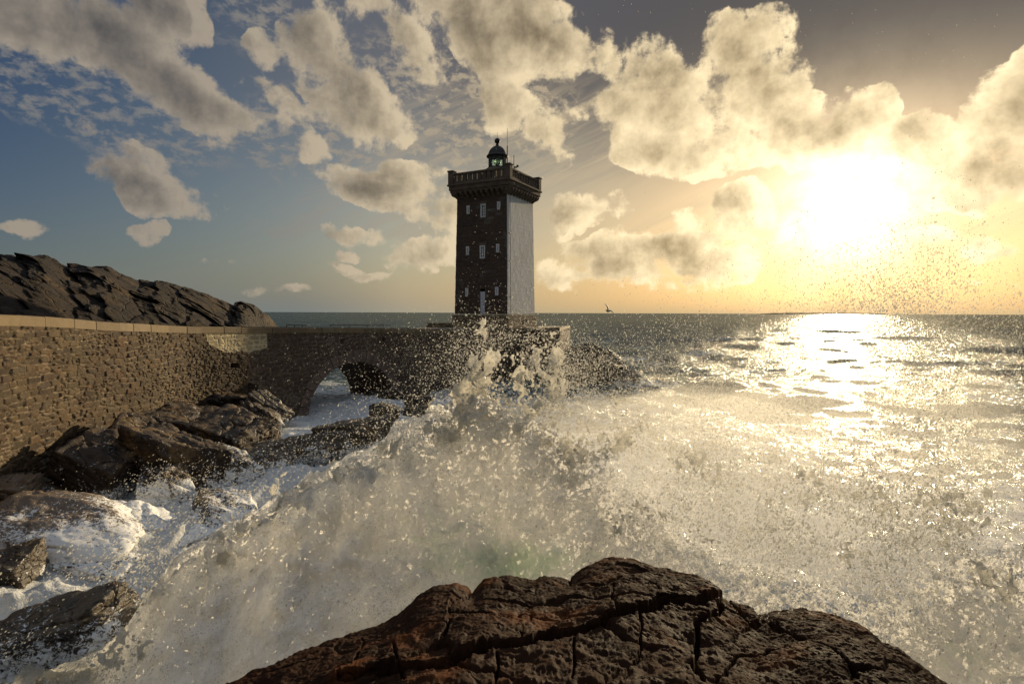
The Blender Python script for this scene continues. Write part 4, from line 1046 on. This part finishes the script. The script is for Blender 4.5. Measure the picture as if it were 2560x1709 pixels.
# turbulence in the surf
surf = sstep(70, 30, R2g)*sstep(26, -2, X-Y*.12)
near_sp = np.exp(-((X-1)/13)**2-((Y-12)/9)**2)
turb = np.clip(surf*.75+near_sp*.8, 0, 1)
m = R2g < 90
P2 = np.stack([X, Y, X*0], -1)
tn = np.zeros_like(X)
tn[m] = fbm(P2[m]*.32, 6, 5, .55)*.75+ridged(P2[m]*.8, 5, 6, .55)*.42
H += tn*turb*np.clip(1.3-R2g/90, 0, 1)
# foam amount
fl = fbm(P2*.06, 4, 15)
foam = turb*(.60+.28*sstep(4, -4, X))+.06+fl*.35
foam = np.maximum(foam, .60*sstep(-.2, .5, fl)*sstep(60, 20, R2g))
foam = foam+.30*np.exp(-((X+8.5)/7.)**2-((Y-34)/16.)**2)+.25*np.exp(-((X+8)/5.)**2-((Y-16)/6.)**2)
foam *= sstep(110, 50, R2g)
foam = np.maximum(foam, .42*sstep(.15, .5, fbm(P2*.16+40, 3, 21))*sstep(300, 50, R2g))
V = np.stack([X, Y, SEA+H], -1)
m_, nt, out = material('sea_water'); p = pos(nt)
fa = nt.attr('foam')
dist = nt.vmath('LENGTH', p)
ps = nt.vmath('MULTIPLY', p, (1., 1., .3))
l1 = nt.noise(ps, .9, 7, .62, 1.2); l2 = nt.noise(ps, 5.5, 6, .68, .8)
cell = nt.voro(nt.node('ShaderNodeVectorMath', {0: nt.noise(ps, 1.3, 4, col=True), 1: (1.3, 1.3, 1.3), 2: ps}, operation='MULTIPLY_ADD').outputs[0], 1.5, 'DISTANCE_TO_EDGE')
cell2 = nt.voro(nt.node('ShaderNodeVectorMath', {0: nt.noise(ps, 4., 3, col=True), 1: (.5, .5, .5), 2: ps}, operation='MULTIPLY_ADD').outputs[0], 5., 'DISTANCE_TO_EDGE')
lace = nt.math('ADD', nt.rng(cell, .0, .35, .26, -.16), nt.rng(cell2, .0, .3, .14, -.14))
v = nt.math('ADD', fa, nt.math('ADD', nt.math('MULTIPLY', nt.math('SUBTRACT', l1, .5), 1.9), nt.math('ADD', nt.math('MULTIPLY', nt.math('SUBTRACT', l2, .5), 1.1), lace)))
k = nt.rng(v, .44, .70)
r1 = nt.noise(nt.vmath('MULTIPLY', p, (.75, 1., 1.)), 1.5, 7, .66, .4); r2 = nt.noise(nt.vmath('MULTIPLY', p, (.6, 1., 1.)), .28, 4, .6)
r3 = nt.noise(nt.vmath('MULTIPLY', p, (.7, 1., 1.)), 7., 5, .7)
hgt = nt.math('ADD', nt.math('ADD', nt.math('MULTIPLY', r1, .55), nt.math('MULTIPLY', r3, .10)), nt.math('MULTIPLY', r2, .8))
bmp = nt.node('ShaderNodeBump', {'Height': hgt, 'Strength': nt.rng(dist, 20., 400., .85, .75), 'Distance': .9})
deep = nt.mix(nt.rng(dist, 15., 120.), (.030, .075, .062, 1), (.012, .040, .042, 1))
# a rough sea reflects only part of what a calm one would at these grazing angles: steep faces turn towards the viewer
gls = nt.node('ShaderNodeBsdfGlossy', {'Color': (.93, .95, .92, 1), 'Roughness': nt.rng(dist, 30., 900., .14, .24), 'Normal': bmp.outputs[0]})
dfs = nt.node('ShaderNodeBsdfDiffuse', {'Color': deep, 'Normal': bmp.outputs[0]})
fre = nt.node('ShaderNodeFresnel', {'IOR': 1.33, 'Normal': bmp.outputs[0]})
wtr = nt.node('ShaderNodeMixShader', {0: nt.math('MINIMUM', nt.math('MULTIPLY', fre.outputs[0], .45), .20), 1: dfs.outputs[0], 2: gls.outputs[0]})
fb = nt.node('ShaderNodeBump', {'Height': nt.math('ADD', l1, nt.math('MULTIPLY', l2, .6)), 'Strength': .8, 'Distance': .25})
fcol = nt.mix(nt.rng(l2, .3, .7), (.66, .70, .71, 1), (.93, .93, .92, 1))
fd = nt.node('ShaderNodeBsdfDiffuse', {'Color': fcol, 'Normal': fb.outputs[0]})
ft = nt.node('ShaderNodeBsdfTranslucent', {'Color': (.7, .74, .70, 1)})
fm = nt.node('ShaderNodeMixShader', {0: .25, 1: fd.outputs[0], 2: ft.outputs[0]})
ms = nt.node('ShaderNodeMixShader', {0: k, 1: wtr.outputs[0], 2: fm.outputs[0]}); nt.set(out.inputs['Surface'], ms.outputs[0])
M['sea'] = m_
o = obj('sea', np_mesh('sea', V.reshape(-1, 3), grid_faces(len(azs), len(rs), flip=True), True, {'foam': foam.ravel()}), m_); tag(o, kind='structure')
# low land on the horizon
b = MB(); n = 60; xs = np.linspace(1925, 2215, n); prev = None
for i, x in enumerate(xs):
    w = at(float(x), 780., 7000.); hgt_ = (2+7*math.sin(math.pi*i/(n-1))**.5+1*math.sin(i*.9))
    a_ = b.bm.verts.new((w[0], 7000, SEA-2)); c_ = b.bm.verts.new((w[0], 7000, SEA+hgt_+8)); d_ = b.bm.verts.new((w[0], 7500, SEA-2))
    if prev: b.bm.faces.new((prev[0], a_, c_, prev[1])); b.bm.faces.new((prev[1], c_, d_, prev[2]))
    prev = (a_, c_, d_)
M['far_land'] = simple('far_land', (.30, .24, .15), .95)
o = b.build('island', M['far_land']); tag(o, kind='structure')
# ------------------------------------------------------------------ gull
def gull():
    c = at(1519.5, 776.5, 34.); t = Matrix.Translation(Vector(c))
    sc = 34/F_PX                                   # metres per photo pixel there
    g = lambda x, y, d=0: Vector(((x-960)/26.1*sc, d, -(y-970)/26.1*sc))
    bm = bmesh.new()
    def tube(pts, rad, seg=8, flat=1.):
        rings = []
        for i, (q, r) in enumerate(zip(pts, rad)):
            a = pts[max(i-1, 0)]; e = pts[min(i+1, len(pts)-1)]; d = (e-a).normalized()
            sidev = Vector((0, 1, 0)); up = d.cross(sidev).normalized()
            w_, h_ = (r if isinstance(r, tuple) else (r, r))
            rings.append([bm.verts.new(q+sidev*math.cos(2*math.pi*k/seg)*w_+up*math.sin(2*math.pi*k/seg)*h_) for k in range(seg)])
        for a, e in zip(rings, rings[1:]):
            for k in range(seg): bm.faces.new((a[k], a[(k+1) % seg], e[(k+1) % seg], e[k]))
        bm.faces.new(rings[0]); bm.faces.new(rings[-1][::-1])
    # body from tail (left) to bill (right, slightly below)
    tube([g(788, 915, -.1), g(830, 945, -.06), g(880, 962), g(940, 975), g(1000, 990, .04), g(1050, 990, .10), g(1090, 993, .14), g(1108, 1000, .17), g(1132, 1008, .2)],
         [.008, (.05, .018), .05, .082, .085, .06, .055, .035, .005], 10)
    for pts, fwd in (([(965, 950), (960, 880), (935, 790), (900, 720), (850, 660), (780, 600), (660, 495)], -.1), ([(1010, 965), (1100, 968), (1180, 985), (1260, 1020), (1340, 1070), (1400, 1120), (1445, 1165)], .05)):
        P = [g(x, y, fwd*i*.6) for i, (x, y) in enumerate(pts)]
        ch = [.13, .13, .125, .11, .08, .045, .006]; th_ = [.030, .028, .026, .022, .014, .009, .003]
        # chord lies mostly along the line of sight; its tilt shows a few centimetres of it
        prev = None
        for i, q in enumerate(P):
            d = (P[min(i+1, 6)]-P[max(i-1, 0)]).normalized(); s_ = Vector((.45, .85, .15)); s_ = (s_-d*s_.dot(d)).normalized(); up = d.cross(s_)
            ring = [bm.verts.new(q+s_*a*ch[i]+up*b_*th_[i]) for a, b_ in ((1, 0), (.5, 1), (-.4, .8), (-1, 0), (-.4, -.8), (.5, -1))]
            if prev:
                for k in range(6): bm.faces.new((prev[k], prev[(k+1) % 6], ring[(k+1) % 6], ring[k]))
            else: bm.faces.new(ring)
            prev = ring
        bm.faces.new(prev[::-1])
    bmesh.ops.recalc_face_normals(bm, faces=bm.faces)
    me = bpy.data.meshes.new('seagull'); bm.to_mesh(me); bm.free()
    for f in me.polygons: f.use_smooth = True
    o = obj('seagull', me, simple('gull_feathers', (.30, .28, .26), .7, .4, 8.)); o.location = c
    tag(o, 'single gull gliding with raised wings just over the horizon', 'gull')
gull()
# ------------------------------------------------------------------ the breaking wave and its spray (stuff: nobody could count it)
def foam_material(name, tint=(.82, .83, .82), trans=.45, gloss=.10, green=False, porous=False, clear=0.):
    m, nt, out = material(name); p = pos(nt)
    n1 = nt.noise(p, 3.2, 8, .68, .8); n2 = nt.noise(p, 24., 6, .7)
    b = nt.node('ShaderNodeBump', {'Height': nt.math('ADD', n1, nt.math('MULTIPLY', n2, .4)), 'Strength': 1., 'Distance': .16})
    col = nt.mix(nt.rng(n1, .35, .65), tuple(x*.82 for x in tint)+(1,), tint+(1,))
    tcol = tint+(1,)
    if green:
        gz = nt.attr('green'); kk = nt.rng(nt.math('ADD', gz, nt.math('MULTIPLY', nt.math('SUBTRACT', n1, .5), 1.2)), .25, .75)
        col = nt.mix(kk, col, (.50, .60, .50, 1)); tcol = nt.mix(nt.math('MULTIPLY', kk, .8), tint+(1,), (.55, .74, .54, 1))
    d = nt.node('ShaderNodeBsdfDiffuse', {'Color': col, 'Normal': b.outputs[0]})
    t = nt.node('ShaderNodeBsdfTranslucent', {'Color': tcol, 'Normal': b.outputs[0]})
    g_ = nt.node('ShaderNodeBsdfGlossy', {'Color': (1, 1, 1, 1), 'Roughness': .28, 'Normal': b.outputs[0]})
    mx = nt.node('ShaderNodeMixShader', {0: nt.math('MULTIPLY', nt.math('SUBTRACT', 1., nt.attr('wave_shade')), trans) if green else trans, 1: d.outputs[0], 2: t.outputs[0]})
    mx = nt.node('ShaderNodeMixShader', {0: gloss, 1: mx.outputs[0], 2: g_.outputs[0]})
    if porous:
        pa = nt.attr('thin'); n3 = nt.noise(p, 6., 8, .76, 1.)
        wq = nt.node('ShaderNodeVectorMath', {0: nt.noise(p, 3.5, 4, .6, col=True), 1: (.5, .5, .5), 2: p}, operation='MULTIPLY_ADD').outputs[0]
        net = nt.voro(wq, 6.5, 'DISTANCE_TO_EDGE'); net2 = nt.voro(wq, 17., 'DISTANCE_TO_EDGE')
        hol = nt.math('ADD', nt.rng(net, .02, .32, -.16, .30), nt.rng(net2, .02, .30, -.08, .16))
        a = nt.rng(nt.math('ADD', nt.math('ADD', pa, hol), nt.math('MULTIPLY', nt.math('SUBTRACT', n3, .5), 1.1)), .44, .60)
        tr = nt.node('ShaderNodeBsdfTransparent')
        mx = nt.node('ShaderNodeMixShader', {0: a, 1: mx.outputs[0], 2: tr.outputs[0]})
    if clear:
        tr = nt.node('ShaderNodeBsdfTransparent', {'Color': (.97, .98, .97, 1)}); mx = nt.node('ShaderNodeMixShader', {0: clear, 1: mx.outputs[0], 2: tr.outputs[0]})
    nt.set(out.inputs['Surface'], mx.outputs[0]); return m
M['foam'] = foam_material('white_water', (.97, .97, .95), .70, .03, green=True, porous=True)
M['lace'] = foam_material('torn_water_sheet', (.97, .95, .88), .82, .08, clear=.15)
M['drops'] = foam_material('water_drops', (.97, .95, .88), .72, .10, clear=.40)
# --- wave body: rises behind the near rock
tl = np.array([(-500, 1900), (-100, 1760), (60, 1740), (200, 1680), (330, 1570), (400, 1460), (480, 1385), (600, 1300), (700, 1240), (800, 1190), (900, 1130), (980, 1060), (1060, 1010), (1130, 985), (1200, 960), (1260, 990), (1330, 1040), (1420, 1090), (1540, 1150), (1700, 1215), (1900, 1290), (2100, 1350), (2300, 1380), (2560, 1380), (2900, 1400)], float)
pcw = np.linspace(-500, 2900, 900)
ty = np.interp(pcw, tl[:, 0], tl[:, 1]); Yw = np.interp(pcw, [-500, 100, 600, 1000, 1250, 1600, 2100, 2900], [8.5, 9.3, 9.8, 10.0, 10.0, 9.4, 8.4, 7.6])
_cn = np.stack([pcw*.006, pcw*0, pcw*0], -1)
ty = ty-(55*fbm(_cn, 5, 301, .62)+30*ridged(_cn*3.1, 4, 302)-14)*sstep(300, 480, pcw)*(1-.6*sstep(1300, 1700, pcw))
tp = at(pcw, ty, Yw)
tp[:, 2] = np.maximum(tp[:, 2], SEA+.3)
s = np.concatenate([np.linspace(0, 1, 190), 1+np.linspace(0, 1, 70)[1:]])
Sg, Cg = np.meshgrid(s, np.arange(len(pcw)))
Y0 = np.minimum(Yc.max(), np.interp(pcw, pc, Yc))*.0+np.interp(pcw, [-500, 600, 1500, 2900], [5.6, 5.4, 6.9, 5.0])
Yg = np.where(Sg <= 1, Y0[Cg]+(Yw-Y0)[Cg]*Sg, Yw[Cg]+(Sg-1)*2.4)
Xg = tp[Cg, 0]/Yw[Cg]*np.where(Sg <= 1, Yg*.7+Yw[Cg]*.3, Yg)
zf = SEA-.4
Zg = np.where(Sg <= 1, zf+(tp[Cg, 2]-zf)*np.clip(Sg, 0, 1)**1.5, zf+(tp[Cg, 2]-zf)*(1-np.clip(Sg-1, 0, 1)**1.2))
Pw = np.stack([Xg, Yg, Zg], -1)
hgt = np.clip((Zg-SEA)/2.5, .1, 1)
Pq = Pw+fbm(Pw*1.1, 3, 40)[..., None]*.5
lump = fbm(Pq*.6, 4, 91)*.75+fbm(Pq*2.0, 4, 92, .55)*.13+fbm(Pq*6+3, 4, 97, .6)*.05
Pw[..., 2] += lump*(.25+.75*hgt)*(.55+.45*(Sg < .95)); Pw[..., 1] -= lump*.5*hgt+fbm(Pw*3.1+5, 4, 94)*.15
e = np.abs(Sg-1)
pxw = pcw[Cg]
thin = .56*np.exp(-(e/.13)**2)-.06*np.where(Sg < 1, 1, 1)+.75*sstep(1.05, 1.6, Sg)
thin += (sstep(1350, 1750, pxw)*.42*sstep(.25, .8, Sg)+.18*sstep(1500, 2000, pxw))*(1-.8*sstep(2150, 2500, pxw))+.9*sstep(1.02, 1.15, Sg)
thin = np.maximum(thin, .30*sstep(.3, 1, Sg)); thin -= .12*sstep(1150, 800, pxw); thin += .12*fbm(Pw*1.2, 3, 12)
gpx, gpy = to_px(Pw)
green = .62*np.exp(-((gpx-1290)/230)**2-((gpy-1415)/60)**2)+.3*np.exp(-((gpx-2450)/230)**2-((gpy-1640)/90)**2)+.3*np.exp(-((gpx-1100)/300)**2-((gpy-1300)/90)**2)
wave_shade = .70*sstep(1150, 700, gpx-(gpy-1400)*.35)*sstep(1.02, .75, Sg)*np.clip(.9+.5*fbm(Pw*1.3, 3, 19), 0, 1)  # shade painted in: lower-left water made less translucent so it stays dark
o = obj('breaking_wave', np_mesh('breaking_wave', Pw.reshape(-1, 3), grid_faces(len(pcw), len(s)), True, {'thin': thin.ravel(), 'green': green.ravel(), 'wave_shade': wave_shade.ravel()}), M['foam']); tag(o, 'white backwash of a wave climbing behind the near rock', kind='stuff')

Pb = Pw.copy(); Pb[..., 1] += .32+.25*fbm(Pw*1.1+9, 3, 33); Pb[..., 2] += .10+.22*fbm(Pw*1.4+2, 3, 34)-.08
sub = (slice(None, None, 2), slice(None, None, 2)); Pb2 = Pb[sub]
o = obj('breaking_wave', np_mesh('breaking_wave', Pb2.reshape(-1, 3), grid_faces(Pb2.shape[0], Pb2.shape[1]), True, {'thin': (thin-.08)[sub].ravel(), 'green': (green*.6)[sub].ravel(), 'wave_shade': (wave_shade*0)[sub].ravel()}), M['foam']); tag(o, 'second sheet of white water behind the backwash', kind='stuff')
# foam clots riding on the wave surface
wave_pts = Pw.copy()
# --- torn sheets and threads of the tall splash: isosurface of a density field
def lace_object(name, box, res, env, cell, eps, seed, zst=.7):
    """env: list of (x, y, z, rx, ry, rz, w); threads are where two noise fields vanish together"""
    tr = bpy.data.node_groups.new(name, 'GeometryNodeTree'); tr.is_modifier = True
    tr.interface.new_socket('Geometry', in_out='OUTPUT', socket_type='NodeSocketGeometry')
    nt = NT(tr); out = tr.nodes.new('NodeGroupOutput')
    p = nt.node('GeometryNodeInputPosition').outputs[0]
    acc = None
    for (x, y, z, rx, ry, rz, w) in env:
        q = nt.vmath('MULTIPLY', nt.vmath('SUBTRACT', p, (x, y, z)), (1/rx, 1/ry, 1/rz))
        v = nt.math('MULTIPLY', nt.math('SUBTRACT', 1., nt.vmath('LENGTH', q)), w)
        acc = v if acc is None else nt.math('MAXIMUM', acc, v)
    big = nt.noise(nt.vmath('ADD', p, (seed, 0, 0)), 1.6, 3, .55)
    acc = nt.math('ADD', acc, nt.math('MULTIPLY', nt.math('SUBTRACT', big, .5), 1.5))
    ps = nt.vmath('MULTIPLY', p, (1, 1, zst))
    wrp = nt.vmath('SCALE', nt.vmath('SUBTRACT', nt.noise(ps, 3.2, 2, .5, col=True), (.5, .5, .5)), scale=.5)
    pw_ = nt.vmath('ADD', ps, wrp)
    a = nt.math('SUBTRACT', nt.noise(nt.vmath('ADD', pw_, (seed*3.1, 1.7, 0)), cell, 1, .4), .5)
    b_ = nt.math('SUBTRACT', nt.noise(nt.vmath('ADD', pw_, (seed*1.3, 9.7, 4.)), cell*1.1, 1, .4), .5)
    rr = nt.math('SQRT', nt.math('ADD', nt.math('MULTIPLY', a, a), nt.math('MULTIPLY', b_, b_)))
    core = nt.rng(acc, .35, 1.1)
    rr = nt.math('MINIMUM', rr, nt.math('ADD', nt.math('MULTIPLY', nt.math('ABSOLUTE', a), 3.6), nt.math('MULTIPLY', nt.math('SUBTRACT', 1., core), .08)))
    th = nt.rng(acc, .02, 1.0, 0., eps)
    d = nt.math('SUBTRACT', th, rr)
    # beads
    sp = nt.voro(nt.vmath('ADD', p, (seed, 2, 1)), 6.5, 'F1')
    bd = nt.math('SUBTRACT', nt.rng(acc, -.25, .5, 0., .22), sp)
    d = nt.math('MAXIMUM', d, nt.math('MULTIPLY', bd, .5))
    d = nt.math('MULTIPLY', d, 20.)
    vc = nt.node('GeometryNodeVolumeCube', {'Density': nt.math('ADD', d, 1.), 'Background': 0.0, 'Min': tuple(box[0]), 'Max': tuple(box[1]), 'Resolution X': res[0], 'Resolution Y': res[1], 'Resolution Z': res[2]})
    vm = nt.node('GeometryNodeVolumeToMesh', {'Threshold': 1.0, 'Volume': vc.outputs[0]})
    nt.set(out.inputs[0], vm.outputs[0])
    me = bpy.data.meshes.new(name); o = bpy.data.objects.new(name, me); COL.objects.link(o)
    md = o.modifiers.new('water', 'NODES'); md.node_group = tr
    dg = bpy.context.evaluated_depsgraph_get(); ev = o.evaluated_get(dg)
    me2 = bpy.data.meshes.new_from_object(ev); me2.name = name
    o.modifiers.clear(); o.data = me2
    for pl in me2.polygons: pl.use_smooth = True
    me2.materials.clear(); me2.materials.append(M['lace'])
    return o
def env_at(px, py, Y, rpx, ry, rpy, w):
    c = at(px, py, Y); return (c[0], c[1], c[2], rpx*1.0*Y/F_PX, ry*.5, rpy*.95*Y/F_PX, w)
E1 = [env_at(1222, 940, 10.4, 75, .55, 130, 1.15), env_at(1200, 1010, 10.2, 110, .8, 130, 1.3), env_at(1360, 880, 10.6, 75, .6, 100, .95), env_at(1330, 960, 10.4, 120, .8, 120, 1.0),
      env_at(1130, 1060, 9.9, 130, .7, 95, 1.), env_at(1300, 1060, 9.9, 160, .7, 100, .95), env_at(1420, 1130, 9.8, 130, .8, 100, .8), env_at(1205, 830, 10.4, 40, .3, 60, .5),
      env_at(1480, 1010, 10.6, 140, .8, 80, .5), env_at(1560, 900, 10.9, 90, .6, 60, .35)]
lo3 = at(930, 1330, 9.0); hi3 = at(1680, 740, 11.6)
lc = lace_object('splash_sheet', ((lo3[0]-.1, 8.3, -5.0), (hi3[0]+.1, 11.5, .35)), (230, 120, 200), E1, 1.9, .088, 2.0)
tag(lc, 'torn sheets and threads of water in the tall splash before the lighthouse', kind='stuff')
E2 = [env_at(*q) for q in ((960, 1120, 9.9, 110, .5, 60, .8), (860, 1180, 9.8, 120, .5, 60, .8), (740, 1240, 9.7, 130, .5, 65, .85), (620, 1320, 9.6, 130, .5, 70, .85), (500, 1400, 9.5, 120, .5, 65, .8), (370, 1490, 9.4, 130, .5, 60, .8), (220, 1590, 9.3, 130, .5, 50, .75))]
l0 = at(60, 1700, 9.2); h0 = at(1080, 1020, 10.)
lc2 = lace_object('backwash_sheet', ((l0[0]-.1, 7.4, -6.1), (h0[0]+.2, 10.5, -1.4)), (230, 90, 150), E2, 2.2, .105, 5.0, .8)
tag(lc2, 'ragged crest of white water along the backwash on the left', kind='stuff')
E4 = [env_at(*q) for q in ((40, 1690, 8.6, 130, .4, 45, .9), (200, 1660, 8.5, 130, .4, 55, .9), (330, 1600, 8.7, 110, .4, 60, .9), (120, 1740, 8.0, 200, .5, 50, 1.))]
l0 = at(-80, 1760, 8.6); h0 = at(460, 1480, 9.)
lc4 = lace_object('backwash_sheet', ((l0[0]-.3, 7.4, -6.8), (h0[0]+.2, 9.4, -4.3)), (130, 70, 90), E4, 2.4, .12, 11.0, .8)
tag(lc4, 'torn white water in the bottom left corner below the long dark rock', kind='stuff')
E3 = [env_at(*q) for q in ((1560, 1100, 10.6, 150, .6, 90, .75), (1750, 1160, 10.2, 190, .7, 100, .6), (1950, 1200, 9.8, 190, .7, 100, .55), (2150, 1240, 9.2, 190, .7, 110, .55), (2350, 1280, 8.6, 190, .7, 130, .6), (1600, 1280, 9., 190, .5, 80, .7), (1850, 1340, 8.4, 190, .5, 90, .7), (2150, 1400, 7.8, 220, .5, 100, .7), (2450, 1450, 7.2, 200, .5, 130, .75))]
lc3 = lace_object('spray_sheet', ((1.2, 6.6, -5.2), (8.2, 11.4, -.9)), (230, 130, 130), E3, 2.1, .075, 8.0, .8)
tag(lc3, 'loose threads of water thrown up over the sea right of the splash', kind='stuff')
print('lace', len(lc.data.polygons), len(lc2.data.polygons), len(lc3.data.polygons))
# --- drops
OCT = np.array([(1, 0, 0), (-1, 0, 0), (0, 1, 0), (0, -1, 0), (0, 0, 1), (0, 0, -1)], float)
OF = np.array([(0, 2, 4), (2, 1, 4), (1, 3, 4), (3, 0, 4), (2, 0, 5), (1, 2, 5), (3, 1, 5), (0, 3, 5)])
def drops(name, C, r, stretch=None, axis=None, mat='drops', label=''):
    n = len(C); g = RNG
    q = g.normal(size=(n, 3, 3)); q, _ = np.linalg.qr(q)
    sc = np.stack([np.ones(n), g.uniform(.6, 1.1, n), g.uniform(.8, 1.7, n)], -1)
    V = OCT[None]*sc[:, None, :]
    V = np.einsum('nij,nkj->nki', q, V)*r[:, None, None]
    if stretch is not None:
        ax = axis/np.linalg.norm(axis, axis=-1, keepdims=True); ax = np.broadcast_to(ax, (n, 3))
        V += (np.einsum('nkj,nj->nk', V, ax)*(stretch-1)[:, None])[..., None]*ax[:, None, :]
    V += C[:, None, :]
    F = OF[None]+6*np.arange(n)[:, None, None]
    o = obj(name, np_mesh(name, V.reshape(-1, 3), F.reshape(-1, 3), True), M[mat]); tag(o, label, kind='stuff'); return o
def cluster(n, px, py, Y, sx, sy_, sY, r0, r1, pw_=2.2):
    g = RNG; x = g.normal(px, sx, n); y = g.normal(py, sy_, n); d = np.clip(g.normal(Y, sY, n), 3.8, 60)
    # break the gaussian into clumps
    C = at(x, y, d); k = fbm(C*np.array([1.1, 1.1, 1.1])*(9./Y), 3, 55)*1.6+fbm(C*4.5*(9./Y), 2, 56)*.9
    m = g.random(n) < np.clip(.5+k, .03, 1); C = C[m]; d = d[m]
    r = (r0*.8+(r1*.62-r0*.8)*g.random(len(C))**(pw_+.8))*d/F_PX/2     # r0..r1: apparent size in photo pixels
    return C, r
def join(*a): return np.concatenate([x[0] for x in a]), np.concatenate([x[1] for x in a])
C, r = join(
 cluster(3300, 1215, 900, 10.4, 50, 50, .5, 1.6, 8), cluster(4950, 1350, 900, 10.6, 60, 40, .6, 1.6, 8), cluster(7700, 1260, 960, 10.3, 130, 60, .7, 1.6, 7),
 cluster(4200, 1130, 880, 11., 80, 50, 1., .7, 2.4), cluster(900, 1180, 850, 10.6, 40, 30, .5, 1.5, 7), cluster(8250, 1150, 1070, 9.8, 150, 70, .7, 1.6, 8),
 cluster(8800, 1420, 1020, 10.4, 150, 80, 1., 1.6, 6), cluster(4950, 1480, 930, 11.5, 90, 50, 1., 1.5, 5), cluster(2600, 1030, 1130, 9.6, 80, 50, .6, 1.6, 8), cluster(3300, 1250, 900, 12., 180, 70, 1., 1.2, 4))
drops('splash_drops', C, r, label='drops thrown up around the tall splash')
C, r = join(
 cluster(70000, 2000, 1060, 10.5, 330, 190, 2.2, 1.0, 3.2, 1.), cluster(50000, 2330, 1150, 9., 220, 230, 1.6, 1.0, 3.6, 1.), cluster(36000, 1650, 1180, 9.5, 230, 140, 1.2, 1.0, 3.2, 1.),
 cluster(500, 2300, 1200, 5.2, 190, 190, .5, 5, 17), cluster(350, 1900, 1280, 5.6, 220, 120, .4, 4, 12),
 cluster(26000, 1650, 1120, 10.5, 220, 130, 1.6, 1.4, 6), cluster(22000, 1950, 1080, 11., 260, 170, 2.4, 1.4, 5.5), cluster(24000, 2250, 1050, 10., 230, 180, 2.2, 1.4, 6.5),
 cluster(16000, 2420, 1150, 8.5, 180, 180, 1.4, 1.6, 8), cluster(12000, 1850, 930, 13., 300, 80, 3., 1.2, 4), cluster(12000, 2150, 900, 11., 260, 90, 2., 1.2, 5), cluster(16000, 1900, 1300, 8.8, 260, 90, .9, 1.8, 9), cluster(12000, 2300, 1380, 7.6, 200, 110, .9, 2, 10))
drops('spray_drops', C, r, np.full(len(C), 1.7), np.array([.35, 0, 1.]), label='curtain of fine spray over the sea on the right')
C, r = join(cluster(7000, 2240, 740, 8.5, 110, 75, 1., 1.4, 7, 2.), cluster(4000, 2150, 720, 9.5, 170, 100, 1., 1.2, 5.), cluster(1500, 2330, 640, 8.5, 90, 90, 1., 1.4, 7), cluster(900, 2000, 780, 10, 200, 50, 1., 1.2, 5))
drops('plume_drops', C, r, np.full(len(C), 1.5), np.array([.35, 0, 1.]), label='dark drops of the high plume against the bright sky')
C, r = join(cluster(1600, 700, 1170, 11., 90, 50, 1., 1.2, 4.), cluster(3600, 600, 1330, 9.8, 150, 40, .5, 1.6, 8), cluster(4200, 330, 1460, 10., 150, 60, .6, 2, 10), cluster(900, 860, 1110, 12., 110, 40, 1., 1.6, 4), cluster(500, 850, 930, 16., 120, 50, 2., 1.2, 2.6), cluster(1500, 420, 1210, 17., 60, 30, 1., 1.5, 5), cluster(1500, 260, 1320, 14.5, 120, 50, 1., 1.4, 5), cluster(2600, 930, 1500, 5.6, 110, 30, .3, 1.6, 7), cluster(720, 2010, 1560, 4.5, 120, 40, .3, 2, 7), cluster(5000, 170, 1660, 8.2, 150, 45, .4, 1.6, 8), cluster(4500, 420, 1440, 9.6, 110, 60, .5, 1.4, 6), cluster(2500, 560, 1260, 12.5, 110, 45, 1., 1.4, 4.5))
drops('backwash_drops', C, r, np.full(len(C), 2.), np.array([.6, 0, .7]), label='drops flung off the backwash and the foam on the left')
# clots and drops just off the wave surface
nw = 150000
iu = RNG.integers(40, len(pcw)-10, nw); iv = RNG.integers(70, 176, nw)
C = wave_pts[iu, iv]+RNG.normal(size=(nw, 3))*.03
cl_ = fbm(C*1.5, 3, 61)*1.5+fbm(C*6., 3, 62)*1.2
off_ = RNG.exponential(.09, nw)
m = RNG.random(nw) < np.clip(.15+cl_, 0, 1)
C = C[m]; off_ = off_[m]
C += off_[:, None]*np.array([.25, -.6, .8])
r = (.8+2.4*RNG.random(len(C))**3)*C[:, 1]/F_PX/2
drops('foam_clots', C, r, np.full(len(C), 1.5), np.array([.6, 0, .7]), label='clots of foam torn off the face of the wave')
n = 420; C = at(RNG.uniform(1050, 2500, n), RNG.uniform(0, 760, n), RNG.uniform(7, 14, n)); r = RNG.uniform(.6, 1.1, n)*C[:, 1]/F_PX/2
n2_ = 120; C2 = at(RNG.normal(1250, 90, n2_), RNG.normal(700, 120, n2_), RNG.uniform(8, 14, n2_)); r2 = RNG.uniform(.5, .9, n2_)*C2[:, 1]/F_PX/2
drops('falling_drops', np.vstack([C, C2]), np.r_[r, r2], np.full(n+n2_, 4.5), np.vstack([np.tile([-.22, 0, 1.], (n, 1)), np.tile([-.85, 0, .55], (n2_, 1))]), label='thin scatter of falling spray in the air')
# --- mist
def mist(name, c, size, dens, col, an, label, rz=0):
    m, nt, out = material(name+'_air')
    v = nt.node('ShaderNodeVolumePrincipled', {'Color': (*col, 1), 'Density': dens, 'Anisotropy': an}); nt.set(out.inputs['Volume'], v.outputs[0])
    D, F = ICO[4]; V = D*np.array(size)*(1+.55*fbm(D*1.8+c[0], 4, 3))[:, None]
    o = obj(name, np_mesh(name, V, F), m); o.location = c; o.rotation_euler = (0, 0, rz); tag(o, label, kind='stuff'); return o
mist('spray_mist', tuple(at(1950, 1200, 11.5)), (7.0, 2.6, 2.0), .075, (.98, .97, .93), .62, 'veil of fine spray hanging over the sea right of the splash')
mist('spray_mist', tuple(at(1380, 1220, 11.)), (2.8, 1.2, 1.4), .07, (.98, .98, .97), .6, 'faint white mist at the foot of the tall splash')
